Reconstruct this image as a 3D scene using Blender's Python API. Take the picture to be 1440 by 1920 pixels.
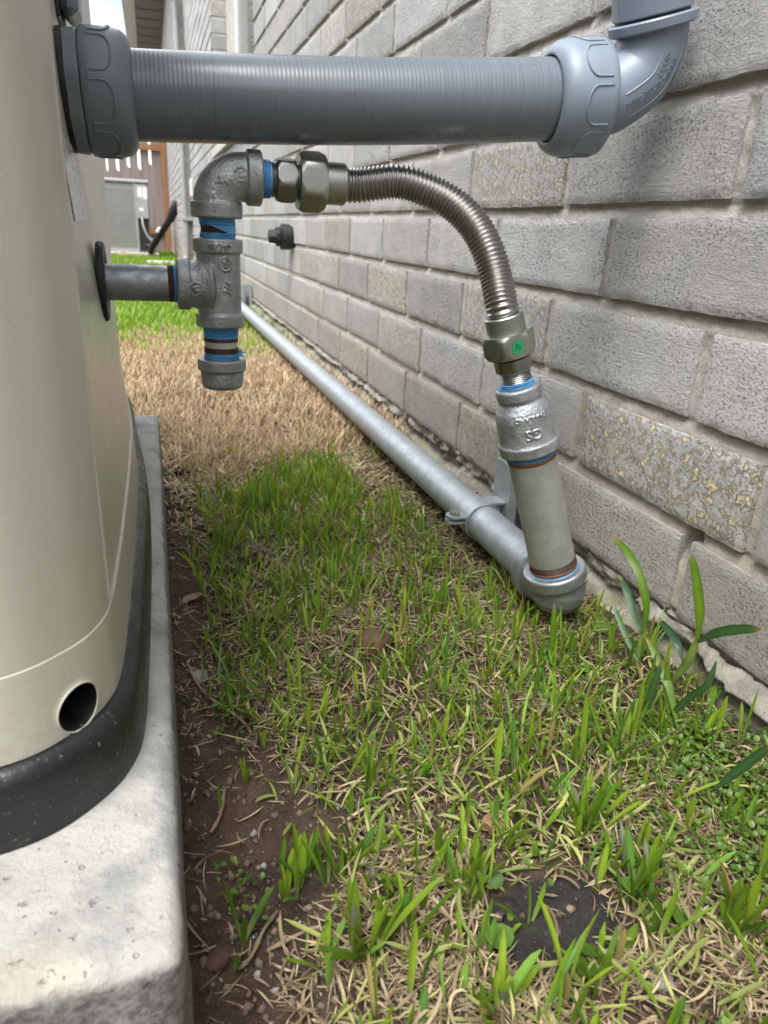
import bpy, math, random
import numpy as np
from mathutils import Vector, Matrix
random.seed(4); rng = np.random.default_rng(7)
for o in list(bpy.data.objects): bpy.data.objects.remove(o)
SC = bpy.context.scene; COL = SC.collection
PI = math.pi; R = math.radians

# ------------------------------------------------------------------ camera
F = 1330.0; H = .35                       # focal length in photo pixels, camera height in m
def _cam():
    a = np.array([(280-720)/F, (410-960)/F, 1.])
    dx = (540-720)/F; d = np.array([dx, -(a[0]*dx+1)/a[1], 1.])
    a /= np.linalg.norm(a); d /= np.linalg.norm(d)
    r = np.cross(a, -d); r = r if r[0] > 0 else -r
    return np.array([r, a, -d])
RC = _cam(); CAM = np.array([0, 0, H])
def ray(x, y): return RC @ np.array([(x-720)/F, (y-960)/F, 1.])
def onX(x, y, X): d = ray(x, y); return CAM + d*(X/d[0])
def onY(x, y, Y): d = ray(x, y); return CAM + d*(Y/d[1])
def onZ(x, y, Z): d = ray(x, y); return CAM + d*((Z-H)/d[2])
def proj(P):
    c = (np.asarray(P, float)-CAM) @ RC
    return np.stack([720+F*c[..., 0]/c[..., 2], 960+F*c[..., 1]/c[..., 2], c[..., 2]], -1)
cd = bpy.data.cameras.new('camera'); co = bpy.data.objects.new('camera', cd); COL.objects.link(co)
cd.sensor_fit = 'VERTICAL'; cd.sensor_height = 36; cd.sensor_width = 27; cd.lens = 36*F/1920
m = np.eye(4); m[:3, 0] = RC[:, 0]; m[:3, 1] = -RC[:, 1]; m[:3, 2] = -RC[:, 2]; m[:3, 3] = CAM
co.matrix_world = Matrix(m.tolist()); cd.clip_start = .01; cd.clip_end = 500
cd.dof.use_dof = True; cd.dof.focus_distance = .56; cd.dof.aperture_fstop = 13
SC.camera = co; SC.render.resolution_x = 768; SC.render.resolution_y = 1024

# ------------------------------------------------------------------ world, sun, exposure
wd = bpy.data.worlds.new('World'); SC.world = wd; wd.use_nodes = True
SUN_EL, SUN_AZ = 62, 224                  # azimuth clockwise from +Y
def build_world():
    nt = wd.node_tree; N = nt.nodes; L = nt.links; N.clear()
    out = N.new('ShaderNodeOutputWorld'); bg = N.new('ShaderNodeBackground'); sky = N.new('ShaderNodeTexSky')
    sky.sky_type = 'NISHITA'; sky.sun_disc = False; sky.sun_elevation = R(SUN_EL); sky.sun_rotation = R(SUN_AZ)
    tc = N.new('ShaderNodeTexCoord'); nz = N.new('ShaderNodeTexNoise'); nz.inputs['Scale'].default_value = 2.6
    nz.inputs['Detail'].default_value = 7; nz.inputs['Roughness'].default_value = .55
    rmp = N.new('ShaderNodeValToRGB'); rmp.color_ramp.elements[0].position = .32; rmp.color_ramp.elements[1].position = .56
    mx = N.new('ShaderNodeMix'); mx.data_type = 'RGBA'; mx.inputs[7].default_value = (12.5, 12.8, 13.2, 1)
    L.new(tc.outputs['Generated'], nz.inputs['Vector']); L.new(nz.outputs['Fac'], rmp.inputs['Fac'])
    L.new(rmp.outputs['Color'], mx.inputs['Factor']); L.new(sky.outputs['Color'], mx.inputs[6])
    L.new(mx.outputs[2], bg.inputs['Color']); bg.inputs['Strength'].default_value = .115
    L.new(bg.outputs[0], out.inputs[0])
build_world()
sl = bpy.data.lights.new('sun', 'SUN'); sl.energy = 2.2; sl.angle = R(34); sl.color = (1, .98, .95)
so = bpy.data.objects.new('sun', sl); COL.objects.link(so); so.location = (-3, -2, 8)
sd = Vector((math.sin(R(SUN_AZ))*math.cos(R(SUN_EL)), math.cos(R(SUN_AZ))*math.cos(R(SUN_EL)), math.sin(R(SUN_EL))))
so.rotation_euler = sd.to_track_quat('Z', 'Y').to_euler()
SC.view_settings.view_transform = 'Standard'; SC.view_settings.look = 'None'; SC.view_settings.gamma = 1
SC.view_settings.exposure = 1.2

# ------------------------------------------------------------------ noise, mesh helpers
def _h(ix, iy, iz, s):
    n = (ix*374761393 + iy*668265263 + iz*2147483647 + s*974711) & 0xffffffff
    n = ((n ^ (n >> 13))*1274126177) & 0xffffffff
    return ((n ^ (n >> 16)) & 0xffff)/65535.
def vnoise(x, y, z=0., s=0):
    x, y, z = np.broadcast_arrays(np.asarray(x, float), np.asarray(y, float), np.asarray(z, float))
    ix, iy, iz = (np.floor(v).astype(np.int64) for v in (x, y, z)); fx, fy, fz = x-ix, y-iy, z-iz
    fx, fy, fz = (v*v*(3-2*v) for v in (fx, fy, fz)); r = 0
    for a in (0, 1):
        for b in (0, 1):
            for c in (0, 1):
                r = r + _h(ix+a, iy+b, iz+c, s)*(fx if a else 1-fx)*(fy if b else 1-fy)*(fz if c else 1-fz)
    return r*2-1
def fbm(x, y, z=0., s=0, o=4):
    r = 0; a = 1
    for i in range(o): r = r + a*vnoise(np.asarray(x)*2**i, np.asarray(y)*2**i, np.asarray(z)*2**i, s+i); a *= .5
    return r/1.9

def make_mesh(name, v, f, smooth=True, sharp=38, attr=None):
    me = bpy.data.meshes.new(name); v = np.asarray(v, np.float32)
    if isinstance(f, np.ndarray):
        k = f.shape[1]; me.vertices.add(len(v)); me.vertices.foreach_set('co', v.ravel())
        me.loops.add(f.size); me.loops.foreach_set('vertex_index', f.ravel().astype(np.int32))
        me.polygons.add(len(f)); me.polygons.foreach_set('loop_start', np.arange(0, f.size, k, dtype=np.int32))
        me.update(calc_edges=True); me.validate()
    else: me.from_pydata([tuple(map(float, p)) for p in v], [], f); me.update()
    if attr is not None:
        a = me.color_attributes.new('tint', 'FLOAT_COLOR', 'POINT'); c = np.ones((len(v), 4), np.float32); c[:, :attr.shape[1]] = attr
        a.data.foreach_set('color', c.ravel())
    if smooth:
        me.polygons.foreach_set('use_smooth', np.ones(len(me.polygons), bool))
        if sharp: me.set_sharp_from_angle(angle=R(sharp))
    return me
def link(name, me, mat=None, parent=None):
    o = bpy.data.objects.new(name, me); COL.objects.link(o)
    if mat and not me.materials: me.materials.append(mat)
    if parent: o.parent = parent
    return o
def obj(name, vf, mat, parent=None, **k): return link(name, make_mesh(name, vf[0], vf[1], **k), mat, parent)
def tag(o, label=None, cat=None, group=None, kind=None):
    for a, b in (('label', label), ('category', cat), ('group', group), ('kind', kind)):
        if b: o[a] = b
    return o
def thing(name, label, cat, group=None):
    return tag_new(name, label, cat, group)
def tag_new(name, label, cat, group):
    o = bpy.data.objects.new(name, None); COL.objects.link(o); o.empty_display_size = .05; return tag(o, label, cat, group)
def join(*parts):
    V = []; Fc = []; n = 0
    for v, f in parts:
        v = np.asarray(v); V.append(v); Fc += [[int(i)+n for i in q] for q in f]; n += len(v)
    return np.concatenate(V), Fc
def basis(d):
    d = np.asarray(d, float); d = d/np.linalg.norm(d); u = np.cross(d, [0, 0, 1.] if abs(d[2]) < .9 else [0, 1., 0]); u /= np.linalg.norm(u)
    return d, u, np.cross(d, u)
def lathe(o, d, prof, n=40, rf=None, caps=True):
    """prof: (t along axis, radius); rf(theta, t, r) -> radius"""
    o = np.asarray(o, float); d, u, w = basis(d); th = np.linspace(0, 2*PI, n, endpoint=False); V = []
    for t, r in prof:
        rr = rf(th, t, r) if rf else np.full(n, r)
        V.append(o + d*t + (rr*np.cos(th))[:, None]*u + (rr*np.sin(th))[:, None]*w)
    V = np.concatenate(V); Fc = []
    for k in range(len(prof)-1):
        for i in range(n): j = (i+1) % n; Fc.append([k*n+i, k*n+j, (k+1)*n+j, (k+1)*n+i])
    if caps: Fc.append(list(range(n))[::-1]); Fc.append([(len(prof)-1)*n+i for i in range(n)])
    return V, Fc
def cat_rom(P, n=8, closed=False):
    P = np.asarray(P, float); m = len(P); out = []
    for i in range(m if closed else m-1):
        g = lambda k: P[k % m] if closed else P[min(max(k, 0), m-1)]
        a, b, c, d = g(i-1), g(i), g(i+1), g(i+2)
        for t in np.linspace(0, 1, n, endpoint=False):
            out.append(.5*(2*b+(c-a)*t+(2*a-5*b+4*c-d)*t*t+(3*b-a-3*c+d)*t**3))
    if not closed: out.append(P[-1])
    return np.array(out)
def resample(P, n):
    P = np.asarray(P, float); s = np.r_[0, np.cumsum(np.linalg.norm(np.diff(P, axis=0), axis=1))]; q = np.linspace(0, s[-1], n)
    return np.stack([np.interp(q, s, P[:, k]) for k in range(P.shape[1])], 1), s[-1]
def sweep(P, r, n=24, caps=True):
    P = np.asarray(P, float); k = len(P); r = np.broadcast_to(r, (k,)); T = np.gradient(P, axis=0); T /= np.linalg.norm(T, axis=1)[:, None]
    _, u, _ = basis(T[0]); th = np.linspace(0, 2*PI, n, endpoint=False); V = []
    for i in range(k):
        u = u - T[i]*np.dot(u, T[i]); u /= np.linalg.norm(u); w = np.cross(T[i], u)
        V.append(P[i]+r[i]*(np.cos(th)[:, None]*u+np.sin(th)[:, None]*w))
    Fc = [[a*n+i, a*n+(i+1) % n, (a+1)*n+(i+1) % n, (a+1)*n+i] for a in range(k-1) for i in range(n)]
    if caps: Fc += [list(range(n))[::-1], [(k-1)*n+i for i in range(n)]]
    return np.concatenate(V), Fc
def box(x0, x1, y0, y1, z0, z1, b=0.):
    if not b:
        V = [(x, y, z) for x in (x0, x1) for y in (y0, y1) for z in (z0, z1)]
        return np.array(V), [[0, 1, 3, 2], [4, 6, 7, 5], [0, 4, 5, 1], [2, 3, 7, 6], [0, 2, 6, 4], [1, 5, 7, 3]]
    c = np.array([(x0+x1)/2, (y0+y1)/2, (z0+z1)/2]); h = np.array([x1-x0, y1-y0, z1-z0])/2; b = min(b, h.min()*.8); V = []; idx = {}
    for s in [(i, j, k) for i in (-1, 1) for j in (-1, 1) for k in (-1, 1)]:
        for ax in range(3):
            p = np.array(s)*(h-b); p[ax] = s[ax]*h[ax]; idx[s, ax] = len(V); V.append(c+p)
    Fc = []
    for ax in range(3):
        o = [a for a in range(3) if a != ax]
        for s in (-1, 1):
            q = []
            for a, bb in ((-1, -1), (1, -1), (1, 1), (-1, 1)):
                k = [0, 0, 0]; k[ax] = s; k[o[0]] = a; k[o[1]] = bb; q.append(idx[tuple(k), ax])
            Fc.append(q if (s == 1) == (ax != 1) else q[::-1])
        for a in (-1, 1):
            for bb in (-1, 1):
                k0 = [0]*3; k1 = [0]*3; k0[ax] = -1; k1[ax] = 1; k0[o[0]] = k1[o[0]] = a; k0[o[1]] = k1[o[1]] = bb
                q = [idx[tuple(k0), o[0]], idx[tuple(k1), o[0]], idx[tuple(k1), o[1]], idx[tuple(k0), o[1]]]
                Fc.append(q if (a*bb > 0) == (ax != 1) else q[::-1])
    for s in [(i, j, k) for i in (-1, 1) for j in (-1, 1) for k in (-1, 1)]:
        q = [idx[s, 0], idx[s, 1], idx[s, 2]]; Fc.append(q if s[0]*s[1]*s[2] > 0 else q[::-1])
    return np.array(V), Fc
def xf(vf, o, X, Y, Z):
    v = np.asarray(vf[0]); return np.asarray(o)+v[:, :1]*np.asarray(X)+v[:, 1:2]*np.asarray(Y)+v[:, 2:]*np.asarray(Z), vf[1]
def remesh(o, vox, it=4):
    a = o.modifiers.new('blend', 'REMESH'); a.mode = 'VOXEL'; a.voxel_size = vox; a.use_smooth_shade = True
    b = o.modifiers.new('soften', 'SMOOTH'); b.factor = .5; b.iterations = it
    return o
def text(s, size, depth, spacing=1.):
    """solid letters in the xy plane, z from -depth to +depth, centred"""
    c = bpy.data.curves.new('t', 'FONT'); c.body = s; c.size = size; c.extrude = depth; c.resolution_u = 2; c.align_x = 'CENTER'; c.align_y = 'CENTER'; c.space_character = spacing
    o = bpy.data.objects.new('t', c); COL.objects.link(o); dg = bpy.context.evaluated_depsgraph_get()
    me = bpy.data.meshes.new_from_object(o.evaluated_get(dg)); v = np.array([tuple(q.co) for q in me.vertices]).reshape(-1, 3); f = [list(p.vertices) for p in me.polygons]
    bpy.data.objects.remove(o); bpy.data.curves.remove(c); bpy.data.meshes.remove(me)
    return v, f
def ring(o, d, r, t): # small torus lying round axis d
    o = np.asarray(o); d, u, w = basis(d); a = np.linspace(0, 2*PI, 28, endpoint=False)
    P = o+r*(np.cos(a)[:, None]*u+np.sin(a)[:, None]*w); P = np.r_[P, P[:2]]
    return sweep(P, t, 6, caps=True)
def hexrf(L, flat, ch=.6):
    """chamfered hexagon of length L and across-flats 2*flat"""
    def f(th, t, r):
        hx = flat/np.cos((th+PI/6) % (PI/3)-PI/6); return np.minimum(hx, flat*1.0+ch*min(t, L-t)+flat*.01)*r
    return f
def hexnut(o, d, L, flat, rot=0):
    t = [0, L*.06, L*.12, L*.2, L*.8, L*.88, L*.94, L]; f0 = hexrf(L, flat)
    return lathe(o, d, [(a, 1.) for a in t], 72, lambda th, tt, r: f0(th+rot, tt, r))
def thread(o, d, L, r, pitch=.0018, depth=.0007, n=40, taper=0):
    pr = []; t = 0
    while t < L: pr += [(t, r-depth-taper*t), (t+pitch*.5, r-taper*t)]; t += pitch
    return lathe(o, d, pr+[(L, r-depth-taper*L)], n)

# ------------------------------------------------------------------ materials
class G:
    """small node-graph helper"""
    def __init__(s, name):
        s.m = bpy.data.materials.new(name); s.m.use_nodes = True; s.N = s.m.node_tree.nodes; s.L = s.m.node_tree.links
        s.b = s.N['Principled BSDF']; s.pos = s.N.new('ShaderNodeNewGeometry').outputs['Position']
    def put(s, n, k, v):
        if hasattr(v, 'links'): s.L.new(v, n.inputs[k])
        elif v is not None: n.inputs[k].default_value = v
    def noise(s, scale, detail=5, rough=.55, vec=None, dist=0):
        n = s.N.new('ShaderNodeTexNoise'); s.L.new(vec or s.pos, n.inputs['Vector'])
        for k, v in (('Scale', scale), ('Detail', detail), ('Roughness', rough), ('Distortion', dist)): n.inputs[k].default_value = v
        return n.outputs['Fac']
    def voro(s, scale, feature='F1', vec=None, out='Distance'):
        n = s.N.new('ShaderNodeTexVoronoi'); n.feature = feature; n.inputs['Scale'].default_value = scale; s.L.new(vec or s.pos, n.inputs['Vector']); return n.outputs[out]
    def ramp(s, f, *st):
        n = s.N.new('ShaderNodeValToRGB'); e = n.color_ramp.elements
        while len(e) < len(st): e.new(.5)
        for q, (p, c) in zip(e, st): q.position = p; q.color = (c, c, c, 1) if np.isscalar(c) else (*c, 1)
        s.L.new(f, n.inputs['Fac']); return n.outputs['Color']
    def mix(s, f, a, b, mode='MIX'):
        n = s.N.new('ShaderNodeMix'); n.data_type = 'RGBA'; n.blend_type = mode; c = lambda q: (*q, 1) if isinstance(q, tuple) else q
        s.put(n, 0, f); s.put(n, 6, c(a)); s.put(n, 7, c(b)); return n.outputs[2]
    def math(s, op, a, b=None):
        n = s.N.new('ShaderNodeMath'); n.operation = op; s.put(n, 0, a); s.put(n, 1, b); return n.outputs[0]
    def scale(s, v, vec=None):
        n = s.N.new('ShaderNodeMapping'); n.inputs['Scale'].default_value = v; s.L.new(vec or s.pos, n.inputs['Vector']); return n.outputs[0]
    def objco(s): return s.N.new('ShaderNodeTexCoord').outputs['Object']
    def bump(s, h, dist, strength=1.):
        n = s.N.new('ShaderNodeBump'); n.inputs['Distance'].default_value = dist; n.inputs['Strength'].default_value = strength; s.L.new(h, n.inputs['Height'])
        if s.b.inputs['Normal'].links: s.L.new(s.b.inputs['Normal'].links[0].from_socket, n.inputs['Normal'])
        s.L.new(n.outputs[0], s.b.inputs['Normal'])
    def set(s, col=None, rough=None, metal=None, **k):
        for key, v in (('Base Color', (*col, 1) if isinstance(col, tuple) else col), ('Roughness', rough), ('Metallic', metal), *k.items()): s.put(s.b, key, v)
        return s.m
def m_galv(name, c, rough=.42, spangle=.25, metal=.75):
    g = G(name); v = g.voro(260, out='Color'); n = g.noise(60, 6); sp = g.ramp(g.noise(420, 2), (.3, 1-spangle), (.7, 1.))
    col = g.mix(.8, g.mix(g.ramp(n, (.35, 0.), (.7, 1.)), tuple(x*.78 for x in c), c), sp, 'MULTIPLY')
    st = g.ramp(g.noise(900, 4), (.62, 0.), (.7, .5)); col = g.mix(st, col, (.62, .64, .65))
    g.bump(g.noise(700, 4), .00025); g.bump(g.noise(45, 3), .0006)
    return g.set(col, g.ramp(g.noise(150, 5), (.3, rough-.1), (.7, rough+.16)), metal)
def m_cast(name, c):
    g = G(name); n = g.noise(90, 6); col = g.mix(g.ramp(n, (.35, 0.), (.68, 1.)), tuple(x*.62 for x in c), c)
    col = g.mix(g.ramp(g.noise(650, 3), (.64, 0.), (.74, .6)), col, (.6, .61, .62))
    g.bump(g.noise(420, 5, .6), .0009); g.bump(g.noise(1500, 2), .0002)
    return g.set(col, g.ramp(g.noise(200, 5), (.3, .28), (.7, .52)), .7)
def m_metal(name, c, rough, brush=None, metal=1.):
    g = G(name); n = g.noise(1, 6, vec=g.scale(brush or (300, 300, 300))); col = g.mix(n, tuple(x*.8 for x in c), c)
    g.bump(n, .0001); return g.set(col, g.ramp(n, (.3, rough-.06), (.7, rough+.08)), metal)
def m_flat(name, c, rough=.5, var=.25, sc=40, bump=.0002, bsc=500, metal=0., **k):
    g = G(name); col = g.mix(g.ramp(g.noise(sc, 6, .6), (.3, 0.), (.7, 1.)), tuple(x*(1-var) for x in c), tuple(min(1, x*(1+var*.4)) for x in c))
    if bump: g.bump(g.noise(bsc, 4), bump)
    return g.set(col, g.ramp(g.noise(sc*2, 4), (.3, rough-.07), (.7, rough+.07)), metal, **k)
M = {}
M['galv'] = m_galv('galvanised_pipe', (.46, .50, .52), .48, .25, .6); M['galv_dark'] = m_galv('galvanised_fitting', (.40, .43, .45), .42, .3)
M['riser'] = m_galv('riser_pipe', (.56, .57, .54), .42, .08, .62)
M['cast'] = m_cast('cast_fitting', (.46, .48, .49)); M['cast_light'] = m_cast('cast_reducer', (.50, .53, .55))
M['stainless'] = m_metal('stainless_hose', (.44, .43, .41), .33); M['nut'] = m_metal('plated_nut', (.46, .48, .43), .42, (500, 60, 500))
M['adapter'] = m_metal('steel_adapter', (.36, .35, .34), .40); M['thread'] = m_flat('bare_thread', (.10, .062, .042), .55, .5, 160, .0003, 500, .4)
M['rust'] = m_flat('rust_ring', (.20, .075, .02), .7, .5, 200, .0003)
def m_tape():
    g = G('blue_thread_tape'); w = g.noise(300, 4, vec=None); n = g.ramp(g.noise(70, 5), (.35, 0.), (.65, 1.))
    g.bump(w, .0006); return g.set(g.mix(n, (.06, .25, .52), (.13, .40, .72)), .34)
M['tape'] = m_tape()
def m_pvc(name, c):
    g = G(name); g.bump(g.noise(900, 3), .00008); col = g.mix(g.ramp(g.noise(25, 5), (.35, 0.), (.7, 1.)), tuple(x*.92 for x in c), tuple(x*1.06 for x in c))
    return g.set(col, g.ramp(g.noise(60, 4), (.3, .34), (.7, .46)), 0., **{'Specular IOR Level': .55})
M['pvc'] = m_pvc('grey_moulded_pvc', (.165, .20, .232)); M['pvc_light'] = m_pvc('light_grey_moulded_pvc', (.22, .268, .325))
def m_hose():
    g = G('grey_flexible_hose'); w = g.N.new('ShaderNodeTexWave'); w.bands_direction = 'X'; w.inputs['Scale'].default_value = 105; w.inputs['Distortion'].default_value = .35; g.L.new(g.pos, w.inputs['Vector'])
    s2 = g.noise(1, 3, vec=g.scale((260, 4, 4))); col = g.mix(g.ramp(g.noise(1, 2, vec=g.scale((330, 2, 2))), (.35, 0.), (.65, 1.)), (.135, .162, .190), (.155, .185, .214)); col = g.mix(g.ramp(s2, (.64, 0.), (.70, .5)), col, (.085, .10, .112))
    g.bump(w.outputs['Fac'], .00004)
    return g.set(col, g.ramp(g.noise(40, 4), (.3, .24), (.7, .34)), 0., **{'Specular IOR Level': .75})
M['hose'] = m_hose()
def m_paint():
    g = G('beige_enamel'); g.bump(g.noise(700, 3), .00016); n = g.noise(9, 6, .6)
    col = g.mix(g.ramp(n, (.3, 0.), (.75, 1.)), (.51, .495, .41), (.56, .545, .455))
    col = g.mix(g.ramp(g.noise(130, 3), (.69, 0.), (.75, .5)), col, (.36, .33, .26))
    zz = g.N.new('ShaderNodeSeparateXYZ'); g.L.new(g.pos, zz.inputs[0]); dz = g.ramp(g.math('ADD', zz.outputs[2], g.math('MULTIPLY', g.noise(45, 5, .65), -.03)), (.115, 1.), (.16, 0.))
    col = g.mix(g.math('MULTIPLY', g.math('MULTIPLY', dz, g.ramp(g.noise(160, 5, .7), (.46, 0.), (.66, 1.))), .38), col, (.24, .19, .125))
    st = g.noise(1, 4, .6, vec=g.scale((28, 28, 2.2))); col = g.mix(g.ramp(st, (.56, 0.), (.75, .22)), col, (.36, .335, .26))
    return g.set(col, g.ramp(g.noise(30, 5), (.3, .28), (.7, .40)), 0., **{'Coat Weight': .15, 'Coat Roughness': .15})
M['paint'] = m_paint()
def m_base():
    g = G('black_plastic_base'); col = g.mix(g.noise(40, 5), (.009, .009, .010), (.020, .020, .022)); n = g.noise(1, 5, .65, vec=g.scale((60, 60, 260)))
    col = g.mix(g.ramp(n, (.62, 0.), (.74, .22)), col, (.09, .085, .08)); col = g.mix(g.ramp(g.noise(420, 3, .7), (.655, 0.), (.69, .8)), col, (.30, .25, .19))
    g.bump(g.noise(260, 4), .0005); g.bump(n, .0003); return g.set(col, g.ramp(g.noise(70, 5), (.3, .28), (.7, .52)), 0.)
M['black'] = m_base()
M['rubber'] = m_flat('black_rubber', (.012, .012, .013), .5, .3, 60); M['dark'] = m_flat('cavity_shade', (.02, .019, .018), .7, .4, 60)  # the cavity one is near-black in place of shade inside openings
M['gasket'] = m_flat('black_gasket', (.012, .013, .016), .5)
def m_concrete():
    g = G('slab_concrete'); n = g.noise(14, 8, .65); col = g.mix(g.ramp(n, (.3, 0.), (.7, 1.)), (.41, .40, .37), (.52, .51, .475))
    col = g.mix(g.ramp(g.noise(26, 5, .6), (.47, 0.), (.66, .9)), col, (.27, .27, .258))
    col = g.mix(g.ramp(g.noise(9, 3), (.63, 0.), (.75, .5)), col, (.58, .50, .36))
    col = g.mix(g.ramp(g.noise(330, 2), (.68, 0.), (.73, .8)), col, (.10, .09, .08))
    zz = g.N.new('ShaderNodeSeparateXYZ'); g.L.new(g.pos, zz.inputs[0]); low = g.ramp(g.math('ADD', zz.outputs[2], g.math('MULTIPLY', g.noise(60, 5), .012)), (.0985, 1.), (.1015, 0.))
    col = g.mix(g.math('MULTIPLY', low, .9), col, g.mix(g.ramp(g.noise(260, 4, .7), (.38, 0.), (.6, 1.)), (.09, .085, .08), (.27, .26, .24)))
    g.bump(g.noise(260, 6, .75), .002); g.bump(g.noise(60, 5), .002); g.bump(g.ramp(g.noise(150, 3), (.66, 0.), (.72, 1.)), -.002)
    return g.set(col, .85)
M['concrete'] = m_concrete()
def m_brick(name, use_obj):
    g = G(name)
    if use_obj: a = g.N.new('ShaderNodeObjectInfo').outputs['Color']
    else: n = g.N.new('ShaderNodeVertexColor'); n.layer_name = 'tint'; a = n.outputs['Color']
    sp = g.N.new('ShaderNodeSeparateColor'); g.L.new(a, sp.inputs[0]); br, warm, spl = sp.outputs[0], sp.outputs[1], sp.outputs[2]
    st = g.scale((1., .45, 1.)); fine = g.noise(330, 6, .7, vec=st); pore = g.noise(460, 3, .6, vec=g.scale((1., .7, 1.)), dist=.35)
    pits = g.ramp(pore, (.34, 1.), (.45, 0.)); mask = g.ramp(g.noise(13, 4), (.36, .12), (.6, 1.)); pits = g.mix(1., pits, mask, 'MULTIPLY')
    drag = g.noise(1, 5, .6, vec=g.scale((60, 22, 520)))
    base = g.mix(g.ramp(g.noise(35, 5), (.3, 0.), (.7, 1.)), (.39, .382, .374), (.475, .467, .459))
    base = g.mix(warm, base, (.42, .39, .345)); base = g.mix(g.math('MULTIPLY', g.ramp(g.noise(16, 3), (.5, 0.), (.72, 1.)), .4), base, (.30, .325, .35))
    base = g.mix(.30, base, g.ramp(fine, (.25, .45), (.65, 1.)), 'MULTIPLY')
    bb = g.N.new('ShaderNodeVectorMath'); bb.operation = 'SCALE'; g.L.new(base, bb.inputs[0]); g.L.new(br, bb.inputs['Scale'])
    col = bb.outputs[0]
    lump = g.noise(95, 8, .74); sm = g.math('MULTIPLY', g.ramp(lump, (.52, 0.), (.575, 1.)), spl)
    sm2 = g.math('MULTIPLY', g.ramp(g.noise(210, 5, .7), (.50, 0.), (.60, .75)), spl)
    col = g.mix(sm2, col, (.58, .56, .51)); col = g.mix(sm, col, (.72, .60, .38))
    zz = g.N.new('ShaderNodeSeparateXYZ'); g.L.new(g.pos, zz.inputs[0]); sp_ = g.ramp(g.math('ADD', zz.outputs[2], g.math('MULTIPLY', g.noise(22, 6, .65), -.16)), (.03, 1.), (.12, 0.))
    col = g.mix(g.math('MULTIPLY', sp_, .45), col, (.27, .225, .165))
    big = g.noise(4.5, 4, .6); col = g.mix(g.ramp(big, (.5, 0.), (.75, .18)), col, (.30, .295, .285))
    col = g.mix(g.math('MULTIPLY', pits, .6), col, (.13, .125, .12))  # pits also darkened in colour, standing in for shade inside them
    g.bump(pits, -.0014); g.bump(drag, .0004); g.bump(fine, .0016); g.bump(sm, .0022)
    return g.set(col, .9)
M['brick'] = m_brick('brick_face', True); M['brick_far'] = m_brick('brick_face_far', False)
def m_mortar():
    g = G('mortar'); col = g.mix(g.ramp(g.noise(40, 6), (.3, 0.), (.7, 1.)), (.48, .455, .41), (.62, .595, .55))
    zz = g.N.new('ShaderNodeSeparateXYZ'); g.L.new(g.pos, zz.inputs[0])
    col = g.mix(g.ramp(g.math('ADD', zz.outputs[2], g.math('MULTIPLY', g.noise(18, 4), .25)), (.22, .7), (.36, 0.)), col, (.50, .425, .325))
    g.bump(g.noise(420, 5, .75), .003); g.bump(g.noise(90, 4), .003); return g.set(col, .95)
M['mortar'] = m_mortar()
def m_found():
    g = G('foundation_concrete'); col = g.mix(g.ramp(g.noise(22, 7, .65), (.3, 0.), (.7, 1.)), (.15, .135, .11), (.38, .345, .29))
    zz = g.N.new('ShaderNodeSeparateXYZ'); g.L.new(g.pos, zz.inputs[0])
    mz = g.ramp(g.math('ADD', zz.outputs[2], g.math('MULTIPLY', g.noise(30, 5), .06)), (.03, 1.), (.075, 0.)); mo = g.mix(1., mz, g.ramp(g.noise(26, 5, .6), (.42, 0.), (.6, 1.)), 'MULTIPLY')
    col = g.mix(g.math('MULTIPLY', mo, .75), col, (.115, .125, .045)); col = g.mix(g.ramp(g.noise(45, 3), (.66, 0.), (.74, .6)), col, (.36, .22, .12))
    g.bump(g.noise(160, 6, .7), .003); g.bump(g.noise(40, 4), .004); return g.set(col, .95)
M['found'] = m_found()
def m_soil():
    g = G('soil'); n = g.noise(30, 7, .65); col = g.mix(g.ramp(n, (.32, 0.), (.68, 1.)), (.055, .035, .025), (.165, .108, .075))
    vc = g.N.new('ShaderNodeVertexColor'); vc.layer_name = 'tint'; col = g.mix(g.math('MULTIPLY', vc.outputs['Color'], .92), col, g.mix(g.noise(60, 4), (.024, .023, .024), (.06, .057, .055)))
    col = g.mix(g.ramp(g.noise(19, 4), (.62, 0.), (.70, .6)), col, (.065, .075, .022))
    col = g.mix(g.ramp(g.noise(240, 3), (.66, 0.), (.74, .6)), col, (.27, .20, .14))
    g.bump(g.noise(260, 6, .75), .005); g.bump(g.noise(70, 5, .65), .010); return g.set(col, .9, 0., **{'Specular IOR Level': .3})
M['soil'] = m_soil()
def m_blade(name, trans, rough=.45):
    g = G(name); n = g.N.new('ShaderNodeVertexColor'); n.layer_name = 'tint'; c = g.mix(.35, n.outputs['Color'], g.ramp(g.noise(180, 4), (.3, .55), (.7, 1.)), 'MULTIPLY')
    g.set(c, rough, 0.); t = g.N.new('ShaderNodeBsdfTranslucent'); g.L.new(c, t.inputs['Color']); mx = g.N.new('ShaderNodeMixShader'); mx.inputs[0].default_value = trans
    g.L.new(g.b.outputs[0], mx.inputs[1]); g.L.new(t.outputs[0], mx.inputs[2]); g.L.new(mx.outputs[0], g.N['Material Output'].inputs['Surface']); return g.m
M['grass'] = m_blade('green_blade', .48, .36); M['straw'] = m_blade('dry_straw', .25, .6)
def m_crumb():
    g = G('soil_crumb'); n = g.N.new('ShaderNodeVertexColor'); n.layer_name = 'tint'; g.bump(g.noise(600, 4), .001); return g.set(n.outputs['Color'], .95)
M['crumb'] = m_crumb()
def m_wood(name, a, b):
    g = G(name); n = g.noise(1, 6, .6, vec=g.scale((26, 26, 1.5))); g.bump(n, .002); return g.set(g.mix(g.ramp(n, (.3, 0.), (.7, 1.)), a, b), .8)
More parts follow.
